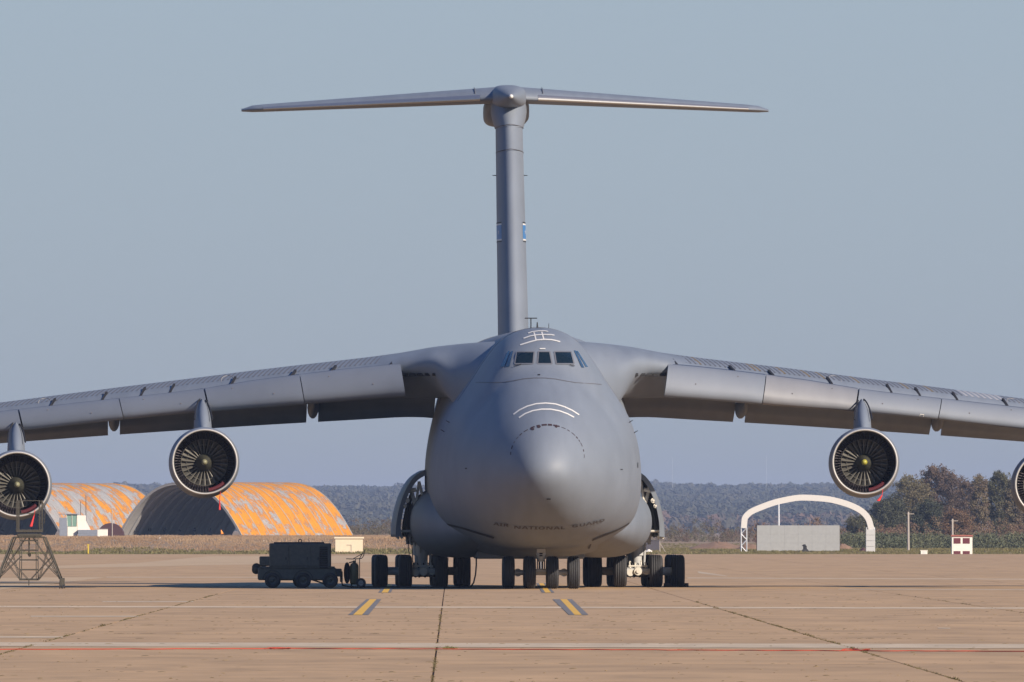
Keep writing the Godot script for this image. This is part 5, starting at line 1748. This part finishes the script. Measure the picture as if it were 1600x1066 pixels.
# ---------------------------------------------------------------- far buildings
func shelter(at: Vector3, label: String, sd: int, cover: float) -> void:
	var t := thing("aircraft_shelter", label, "hangar", at)
	t.rotation_degrees.y = -30
	var hw := 10.5
	var h := 7.75
	var l := 31.5
	var m := mat(Color.WHITE, 0.9)
	m.albedo_texture = corroded(sd, cover)
	m.texture_repeat = false
	var arc := func(a: float, z: float, off: float) -> Vector3:
		var c := cos(a)
		return Vector3((hw + off) * c, (h + off) * (1.0 - pow(absf(c), 2.3)), -z)
	var n := 12
	for i in n:                                       # roof in twelve corrugated bays
		var st := start()
		var z0 := l * i / n + 0.06
		var z1 := l * (i + 1) / n - 0.06
		soft(st, 1)
		for k in 40:
			var a0 := PI * k / 40.0
			var a1 := PI * (k + 1) / 40.0
			for s in 4:
				var u0 := s / 4.0
				var u1 := (s + 1) / 4.0
				var o0 := 0.12 * sin(PI * u0)
				var o1 := 0.12 * sin(PI * u1)
				var q := [[a0, u0, o0], [a0, u1, o1], [a1, u1, o1], [a1, u0, o0]]
				for e in [0, 1, 2, 0, 2, 3]:
					st.set_uv(Vector2((i + 0.03 + q[e][1] * 0.94) / n, q[e][0] / PI))
					st.add_vertex(arc.call(q[e][0], lerpf(z0, z1, q[e][1]), q[e][2]))
		build(st, "roof_bay", m, t)
	var st := start()
	for i in n + 1:
		var rows := []
		for k in 41:
			var a := PI * k / 40.0
			var z := l * i / n
			rows.append(PackedVector3Array([arc.call(a, z - 0.07, -0.05), arc.call(a, z - 0.07, 0.07), arc.call(a, z + 0.07, 0.07), arc.call(a, z + 0.07, -0.05)]))
		soft(st, 1)
		loft(st, rows)
	build(st, "bay_joints", M.rimgrey, t)
	st = start()
	var rows := []
	for k in 41:
		var a := PI * k / 40.0
		rows.append(PackedVector3Array([arc.call(a, 0.02, -0.26), arc.call(a, l - 0.02, -0.26), arc.call(a, l - 0.02, -0.02), arc.call(a, 0.02, -0.02)]))
	flat(st)
	loft(st, rows)
	build(st, "vault_lining", M.vault_in, t)
	st = start()
	rows = []
	for k in 41:
		var a := PI * k / 40.0
		rows.append(PackedVector3Array([arc.call(a, -0.06, -0.3), arc.call(a, -0.06, 0.02), arc.call(a, 0.15, 0.02), arc.call(a, 0.15, -0.3)]))
	flat(st)
	loft(st, rows)
	build(st, "front_rim", M.rimgrey, t)
	for i in range(1, n):
		st = start()
		rows = []
		for k in 41:
			var a := PI * k / 40.0
			var z := l * i / n
			rows.append(PackedVector3Array([arc.call(a, z - 0.5, -0.24), arc.call(a, z - 0.2, -0.55), arc.call(a, z + 0.2, -0.55), arc.call(a, z + 0.5, -0.24)]))
		soft(st, 1)
		loft(st, rows)
		build(st, "inner_rib", M.vault_in, t)
	for i in 6:
		st = start()
		var z := l * (i + 0.5) / n * 1.6 + 1.0
		var c: Vector3 = arc.call(PI * 0.905, z, -0.5)
		rod(st, c + Vector3(-0.06, 0.25, 0), c + Vector3(0.14, 0.25, 0), 0.3, -1, 14)
		build(st, "wall_vent", M.black, t)

func make_far() -> void:
	shelter(Vector3(-48.037, 1.182, -1800) * Vector3(1, 0, 1) + Vector3(0, 1.16, 0), "arched aircraft shelter almost wholly covered in orange rust, open front in shade", 77, 0.42)
	shelter(Vector3(-75.091, 1.165, -1840) * Vector3(1, 0, 1) + Vector3(0, 1.16, 0), "arched aircraft shelter with a grey roof patched in orange, behind the outer left engine", 52, 0.02)
	# observation cab and sheds in front of the left shelter
	var o := Vector3(-55.025, land(-55.025, -1450), -1450)
	var t := thing("observation_cab", "small cabin with slanted green windows standing before the grey and orange shelter", "cabin", o)
	var k := 2050.0 / 25930.0
	var st := start()
	flat(st)
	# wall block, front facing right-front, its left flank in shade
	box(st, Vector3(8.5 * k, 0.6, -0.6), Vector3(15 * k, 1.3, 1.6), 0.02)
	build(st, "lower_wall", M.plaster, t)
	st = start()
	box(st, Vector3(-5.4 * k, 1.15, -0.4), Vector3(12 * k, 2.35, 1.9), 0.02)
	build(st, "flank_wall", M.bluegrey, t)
	st = start()
	flat(st)
	var q := [Vector3(1.0 * k, 1.25, 0.25), Vector3(15.5 * k, 1.25, 0.25), Vector3(16.5 * k, 2.72, 0.6), Vector3(0.0, 2.72, 0.6), Vector3(1.0 * k, 1.25, -0.9), Vector3(15.5 * k, 1.25, -0.9), Vector3(16.5 * k, 2.72, -1.0), Vector3(0, 2.72, -1.0)]
	quad(st, q[0], q[3], q[2], q[1]); quad(st, q[4], q[5], q[6], q[7]); quad(st, q[0], q[4], q[7], q[3]); quad(st, q[1], q[2], q[6], q[5]); quad(st, q[0], q[1], q[5], q[4]); quad(st, q[3], q[7], q[6], q[2])
	var g := build(st, "window", M.greenglass, t)
	st = start()
	for x in [1.0, 8.3, 15.5]: rod(st, Vector3(x * k, 1.27, 0.27), Vector3(lerpf(0.0, 16.5, (x - 1.0) / 14.5) * k, 2.7, 0.62), 0.035, -1, 5)
	build(st, "mullion", M.plaster, g)
	st = start()
	box(st, Vector3(3.0 * k, 2.77, -0.3), Vector3(31 * k, 0.09, 2.2), 0.02)
	build(st, "roof", M.bluegrey, t)
	st = start()
	box(st, Vector3(23.0 * k, 1.45, -0.7), Vector3(13 * k, 2.3, 1.4), 0.02)
	flat(st)
	tri(st, Vector3(29.6 * k, 2.0, -0.02), Vector3(40 * k, 0.4, -0.02), Vector3(29.6 * k, 0.4, -0.02))
	build(st, "white_wall", M.plaster, t)
	st = start()
	box(st, Vector3(33 * k, 0.35, 0.2), Vector3(31 * k, 0.95, 1.2), 0.02)
	for i in 3: box(st, Vector3(33 * k, 0.12 + i * 0.3, 0.82), Vector3(30 * k, 0.03, 0.04))
	build(st, "low_wall", M.bluegrey, t)
	var s := thing("white_shed", "small plain white shed beside the dark rounded bunker", "shed", Vector3(-50.351, land(-50, -1440), -1440))
	st = start()
	box(st, Vector3(0, 0.4, 0), Vector3(1.25, 1.0, 1.3), 0.02)
	build(st, "wall", M.plaster, s)
	st = start()
	box(st, Vector3(0, 0.92, 0), Vector3(1.33, 0.06, 1.4), 0.015)
	build(st, "roof", M.rimgrey, s)
	st = start()
	var rows := []
	for z in [0.0, -6.0]:
		var row := PackedVector3Array()
		for i in 25: row.append(Vector3(cos(PI * i / 24.0) * 1.75, sin(PI * i / 24.0) * 1.8, z))
		rows.append(row)
	flat(st)
	loft(st, rows)
	cap(st, rows[0])
	var bk := build(st, "round_bunker", M.maroon)
	bk.position = Vector3(-52.071, land(-50, -1550) - 0.1, -1550)
	tag(bk, "dark maroon round-topped bunker between the white shed and the orange shelter", "bunker")
	# poles
	for p in [
		[134.0, 774, 838, 2100.0, 0.055, M.pole_dark, "thin dark pole rising tall behind the small cabin"],
		[125.5, 784, 806, 2090.0, 0.05, M.pole_dark, "short thin aerial above the cabin roof"],
		[175.0, 796, 840, 2030.0, 0.075, M.pole, "grey pole beside the rim of the orange shelter"],
		[1419.5, 800, 863, 1600.0, 0.14, M.pole, "plain grey-brown utility pole left of the small hut"],
		[1488.5, 811, 850, 1620.0, 0.13, M.pole, "utility pole standing behind the small hut"],
		[1217.0, 783, 836, 2200.0, 0.16, M.lattice, "slim pale mast seen through the white arch"],
		[1031.0, 845, 863, 1560.0, 0.05, M.pole, "short post with a slanting stay beside the dark shed"],
	]:
		var x: float = (p[0] - 800.0) * p[3] / 25930.0
		var top: float = 2.2 + (827.0 - p[1]) * p[3] / 25930.0
		var base := land(x, 600 - p[3])
		var po := thing("pole", p[6], "pole", Vector3(x, base - 0.1, 600 - p[3]))
		st = start()
		rod(st, Vector3.ZERO, Vector3(0, top - base + 0.1, 0), p[4], p[4] * 0.7, 8)
		build(st, "shaft", p[5], po)
		if p[0] > 1400.0:
			st = start()
			box(st, Vector3(0.2, top - base - 0.1, 0), Vector3(0.7, 0.07, 0.09), 0.01)
			build(st, "crossarm", p[5], po)
		if p[0] == 1031.0:
			st = start()
			rod(st, Vector3(0.05, 0.9, 0), Vector3(0.55, 0.1, 0), 0.035, -1, 6)
			build(st, "stay", p[5], po)
	for p in [[1198.0, 712.0], [1051.0, 716.0], [1339.0, 715.0]]:
		var x: float = (p[0] - 800.0) * 12500.0 / 25930.0
		st = start()
		rod(st, Vector3(x, 22, -11900), Vector3(x, 2.2 + (827.0 - p[1]) * 12500.0 / 25930.0, -11900), 0.1, 0.06, 5)
		tag(build(st, "radio_mast", M.lattice), "faint far mast standing on the wooded ridge %s" % ("above the white arch" if p[0] == 1198.0 else "right of the jet's gear door" if p[0] == 1051.0 else "behind the inner right engine"), "mast")
	# white arch shelter frame
	var ax := 27.973
	var af := thing("arch_shelter", "white fabric arch on lattice legs, open, standing on the grass at right", "shelter", Vector3(ax, land(ax, -970) - 0.02, -970))
	var cx := [-6.3, -6.22, -5.72, -4.4, -2.5, -0.45, 1.7, 4.1, 5.45, 6.05, 6.34]
	var cy := [2.3, 3.2, 3.9, 4.55, 5.15, 5.45, 5.33, 4.73, 3.98, 3.2, 2.2]
	st = start()
	rows = []
	var ks := []
	for i in 11: ks.append(float(i))
	for i in 61:
		var u := i / 6.0
		var p := Vector2(pch(ks, cx, u), pch(ks, cy, u))
		var p2 := Vector2(pch(ks, cx, minf(u + 0.05, 10)), pch(ks, cy, minf(u + 0.05, 10)))
		var p1 := Vector2(pch(ks, cx, maxf(u - 0.05, 0)), pch(ks, cy, maxf(u - 0.05, 0)))
		var dir := (p2 - p1).normalized()
		var nn := Vector2(dir.y, -dir.x) * 0.56
		var i2 := p + nn
		rows.append(PackedVector3Array([Vector3(p.x, p.y, 0), Vector3(i2.x, i2.y, 0), Vector3(i2.x, i2.y, -2.4), Vector3(p.x, p.y, -2.4)]))
	flat(st)
	loft(st, rows); cap(st, rows[0]); cap(st, rows[-1], true)
	build(st, "fabric_arch", M.fabric, af)
	for sg in [-1.0, 1.0]:
		st = start()
		var x0 := -6.28 if sg < 0 else 5.6
		var x1 := -5.75 if sg < 0 else 6.34
		for z in [-0.1, -2.3]:
			st = start()
			rod(st, Vector3(x0, 0, z), Vector3(x0, 2.35, z), 0.05, -1, 6)
			rod(st, Vector3(x1, 0, z), Vector3(x1, 2.35, z), 0.05, -1, 6)
			for i in 4:
				var y := i * 0.58
				rod(st, Vector3(x0 if i % 2 else x1, y, z), Vector3(x1 if i % 2 else x0, y + 0.58, z), 0.04, -1, 6)
			build(st, "lattice_leg", M.lattice, af)
	for i in 4:
		st = start()
		box(st, Vector3(5.97, 0.27 + i * 0.54, 0.02), Vector3(0.86, 0.52, 0.05), 0.01)
		build(st, "cladding_panel", M.mesh_grey, af)
	# grey screen wall behind the arch, in panels
	var px0 := 27.44
	var sw := thing("screen_wall", "long low grey panel wall standing under the white arch", "wall", Vector3(px0, land(px0, -990) - 0.05, -990))
	for j in 3:
		for i in 6:
			st = start()
			box(st, Vector3(-3.3 + i * 1.32, 0.42 + j * 0.845, 0), Vector3(1.316, 0.842, 0.12), 0.006)
			build(st, "wall_panel", M.panel_grey, sw)
	st = start()
	for i in 7: rod(st, Vector3(-3.96 + i * 1.32, 0, -0.12), Vector3(-3.96 + i * 1.32, 2.5, -0.12), 0.05, -1, 6)
	build(st, "frame", M.pole_dark, sw)
	# dark machine in front of the wall
	var mx := 27.642
	var mc := thing("compressor", "small dark machine on two wheels in front of the grey panel wall", "machine", Vector3(mx, land(mx, -965), -965))
	st = start()
	box(st, Vector3(0, 0.42, 0), Vector3(0.34, 0.4, 0.4), 0.05)
	box(st, Vector3(-0.06, 0.66, 0), Vector3(0.28, 0.16, 0.3), 0.05)
	rod(st, Vector3(0.1, 0.4, 0), Vector3(0.38, 0.05, 0), 0.03, -1, 6)
	rod(st, Vector3(-0.1, 0.6, 0), Vector3(-0.28, 0.62, 0), 0.04, -1, 6)
	build(st, "body", M.black, mc)
	for x in [-0.14, 0.16]:
		st = start()
		rod(st, Vector3(x, 0.15, 0.2), Vector3(x, 0.15, 0.3), 0.15, -1, 14)
		build(st, "wheel", M.tyre, mc)
	# hut with red shutters
	var hx := 40.153
	var hut := thing("shuttered_hut", "small white hut with four dark red shutters and a low tiled roof", "hut", Vector3(hx, land(hx, -880), -880))
	st = start()
	box(st, Vector3(0, 0.82, -0.8), Vector3(1.84, 1.68, 1.6), 0.02)
	build(st, "wall", M.plaster, hut)
	for x in [-0.44, 0.38]:
		for y in [1.27, 0.18]:
			st = start()
			box(st, Vector3(x, y, 0.005), Vector3(0.62, 0.5 if y > 1 else 0.36, 0.05), 0.01)
			for i in 4: box(st, Vector3(x, y - 0.15 + i * 0.1, 0.035), Vector3(0.56, 0.03, 0.02))
			build(st, "shutter", M.shutter, hut)
	st = start()
	flat(st)
	rows = [PackedVector3Array([Vector3(-1.0, 1.66, 0.1), Vector3(1.0, 1.66, 0.1), Vector3(1.0, 1.66, -1.7), Vector3(-1.0, 1.66, -1.7)]), PackedVector3Array([Vector3(-0.95, 1.8, -0.1), Vector3(0.95, 1.8, -0.1), Vector3(0.95, 1.8, -1.5), Vector3(-0.95, 1.8, -1.5)])]
	loft(st, rows); cap(st, rows[0]); cap(st, rows[1], true)
	build(st, "roof", M.tile_red, hut)
	var bx := 36.633
	var bo := thing("junction_box", "tiny white cabinet on the grass left of the shuttered hut", "cabinet", Vector3(bx, land(bx, -875), -875))
	st = start()
	box(st, Vector3(0, 0.2, 0), Vector3(0.6, 0.4, 0.4), 0.02)
	box(st, Vector3(0, 0.42, 0), Vector3(0.68, 0.05, 0.46), 0.01)
	build(st, "case", M.plaster, bo)
	st = start()
	box(st, Vector3(0.02, 0.2, 0.205), Vector3(0.26, 0.3, 0.02), 0.006)
	build(st, "door", M.white, bo)
	# dark shed and pale heap right of the gear
	var dx := 13.513
	var ds := thing("dark_shed", "low dark shed on the grass just right of the main gear door", "shed", Vector3(dx, land(dx, -1000), -1000))
	st = start()
	box(st, Vector3(0, 0.48, 0), Vector3(1.36, 1.0, 1.4), 0.02)
	build(st, "wall", M.shed, ds)
	st = start()
	box(st, Vector3(0, 1.0, 0), Vector3(1.44, 0.07, 1.5), 0.015)
	build(st, "roof", M.shed, ds)
	heap(12.875, -960.0, 0.5, 0.34, M.plaster, "pale heap lying in front of the dark shed", "heap", 3)
	heap(20.862, -1080.0, 3.4, 0.85, M.dirt, "long pinkish brown earth mound left of the white arch", "earth mound", 4)
	heap(23.815, -1060.0, 1.6, 0.7, M.dirt, "brown earth mound behind the left leg of the white arch", "earth mound", 5)
	heap(33.034, -1060.0, 1.2, 0.7, M.dirt, "brown earth mound at the right end of the grey panel wall", "earth mound", 6)
	heap(33.664, -990.0, 0.5, 0.42, M.maroon, "dark heap beside the right leg of the white arch", "heap", 7)
	heap(-34.786, -1040.0, 0.2, 0.2, M.plaster, "pale stone in the dry grass before the orange shelter's mouth", "stone", 8)
	heap(-23.941, -1000.0, 0.12, 0.16, M.plaster, "small pale stone in the dry grass left of the generator trailer", "stone", 9)
	# cream hut
	var hx2 := -14.85
	var ch := thing("cream_hut", "low cream concrete hut with a flat overhanging roof, right end of the orange shelter", "hut", Vector3(hx2, land(hx2, -910), -910))
	st = start()
	box(st, Vector3(0, 0.62, -0.9), Vector3(2.5, 1.28, 1.8), 0.02)
	build(st, "wall", M.cream, ch)
	st = start()
	box(st, Vector3(0, 1.34, -0.9), Vector3(2.7, 0.17, 2.0), 0.025)
	build(st, "roof", M.cream, ch)
	st = start()
	box(st, Vector3(0.22, 0.36, 0.01), Vector3(0.04, 0.72, 0.06), 0.006)
	box(st, Vector3(0.02, 0.7, 0.01), Vector3(0.44, 0.04, 0.06), 0.006)
	build(st, "door_frame", M.pole, ch)
	# marker post and flag
	var yx := -37.813
	st = start()
	box(st, Vector3(0, 0.45, 0), Vector3(0.13, 0.95, 0.08), 0.02)
	box(st, Vector3(0, 0.9, 0), Vector3(0.18, 0.1, 0.12), 0.02)
	var mp := build(st, "marker_post", M.marker)
	mp.position = Vector3(yx, land(yx, -880), -880)
	tag(mp, "yellow marker post at the apron's far edge, below the small cabin", "marker post")
	var fx := -28.953
	var fl := thing("warning_flag", "small orange flag on a stick in front of the orange shelter", "flag", Vector3(fx, land(fx, -1050), -1050))
	st = start()
	rod(st, Vector3(0, -0.1, 0), Vector3(0, 0.9, 0), 0.02, -1, 5)
	build(st, "stick", M.pole_dark, fl)
	st = start()
	rows = [PackedVector3Array([Vector3(0.0, 0.42, 0.012), Vector3(0.0, 0.9, 0.012), Vector3(0, 0.9, -0.012), Vector3(0, 0.42, -0.012)]), PackedVector3Array([Vector3(0.3, 0.44, 0.05), Vector3(0.26, 0.5, 0.05), Vector3(0.26, 0.5, 0.03), Vector3(0.3, 0.44, 0.03)])]
	solid(st, rows)
	build(st, "cloth", M.orange, fl)

func heap(x: float, z: float, w: float, h: float, m: Material, label: String, cat: String, sd: int) -> void:
	var f := FastNoiseLite.new()
	f.seed = sd; f.frequency = 1.1 / w
	var st := start()
	var rows := []
	for i in 9:
		var u := i / 8.0
		var row := PackedVector3Array()
		for j in 22:
			var a := TAU * j / 22
			var k := 1.0 + f.get_noise_2d(cos(a) * w, sin(a) * w + u * w) * 0.35
			row.append(Vector3(cos(a) * w * (1 - u * 0.97) * k, h * (1 - pow(1 - u, 1.5)) * (0.92 + f.get_noise_2d(a * w, u * w * 2) * 0.25) - 0.06, sin(a) * w * (1 - u * 0.97) * k))
		rows.append(row)
	soft(st)
	loft(st, rows)
	cap(st, rows[-1], true)
	var o := build(st, cat.replace(" ", "_"), m)
	o.position = Vector3(x, land(x, z), z)
	tag(o, label, cat)

func sky_picture() -> ImageTexture:
	# clear winter air: lilac haze at the horizon, pale blue above it, deeper blue towards the zenith
	var im := Image.create(1024, 512, false, Image.FORMAT_RGBF)
	var e := [-90.0, -1.0, 0.0, 1.2, 4.0, 12.0, 30.0, 60.0, 90.0]
	var cr := [0.17, 0.18, 0.222, 0.25, 0.25, 0.12, 0.035, 0.014, 0.011]
	var cg := [0.13, 0.14, 0.242, 0.298, 0.322, 0.22, 0.11, 0.065, 0.055]
	var cb := [0.10, 0.11, 0.268, 0.342, 0.392, 0.36, 0.29, 0.23, 0.205]
	for y in 512:
		var el := 90.0 - (y + 0.5) * 180.0 / 512.0
		im.fill_rect(Rect2i(0, y, 1024, 1), Color(pch(e, cr, el), pch(e, cg, el), pch(e, cb, el)))
	return ImageTexture.create_from_image(im)

func _ready() -> void:
	rng.seed = 7
	var cam := Camera3D.new()
	cam.name = "camera"
	cam.position = Vector3(0, 2.2, 600)
	cam.rotation_degrees.x = 0.6496
	cam.fov = 2.3555
	cam.near = 1.0
	cam.far = 30000.0
	add_child(cam)
	var env := Environment.new()
	env.background_mode = Environment.BG_SKY
	var pano := PanoramaSkyMaterial.new()
	pano.panorama = sky_picture()
	env.sky = Sky.new()
	env.sky.sky_material = pano
	env.tonemap_mode = Environment.TONE_MAPPER_LINEAR
	env.tonemap_exposure = 1.5
	env.fog_enabled = true
	env.fog_density = 0.000042
	env.fog_light_color = Color(0.73, 0.81, 0.97)
	env.sdfgi_enabled = true
	env.ssao_enabled = true
	env.ssil_enabled = true
	var we := WorldEnvironment.new()
	we.name = "world"
	we.environment = env
	add_child(we)
	var sun := DirectionalLight3D.new()
	sun.name = "sun"
	sun.light_energy = 1.55
	sun.light_color = Color(1.0, 0.94, 0.86)
	sun.light_angular_distance = 0.5
	sun.shadow_enabled = true
	sun.rotation_degrees = Vector3(-27.0, 44.0, 0)
	add_child(sun)
	materials()
	M.line_pale2 = noisy(Color(0.44, 0.315, 0.19), 0.1, 0.03, Vector3(0.03, 0.03, 0.008), 0.9, 0.0, true, 15)
	make_ground()
	make_wood()
	make_far()
	make_trees()
	make_grass()
	make_jet()
	make_markings()
	make_stand()
	make_cart()
	make_small()
	make_weeds()
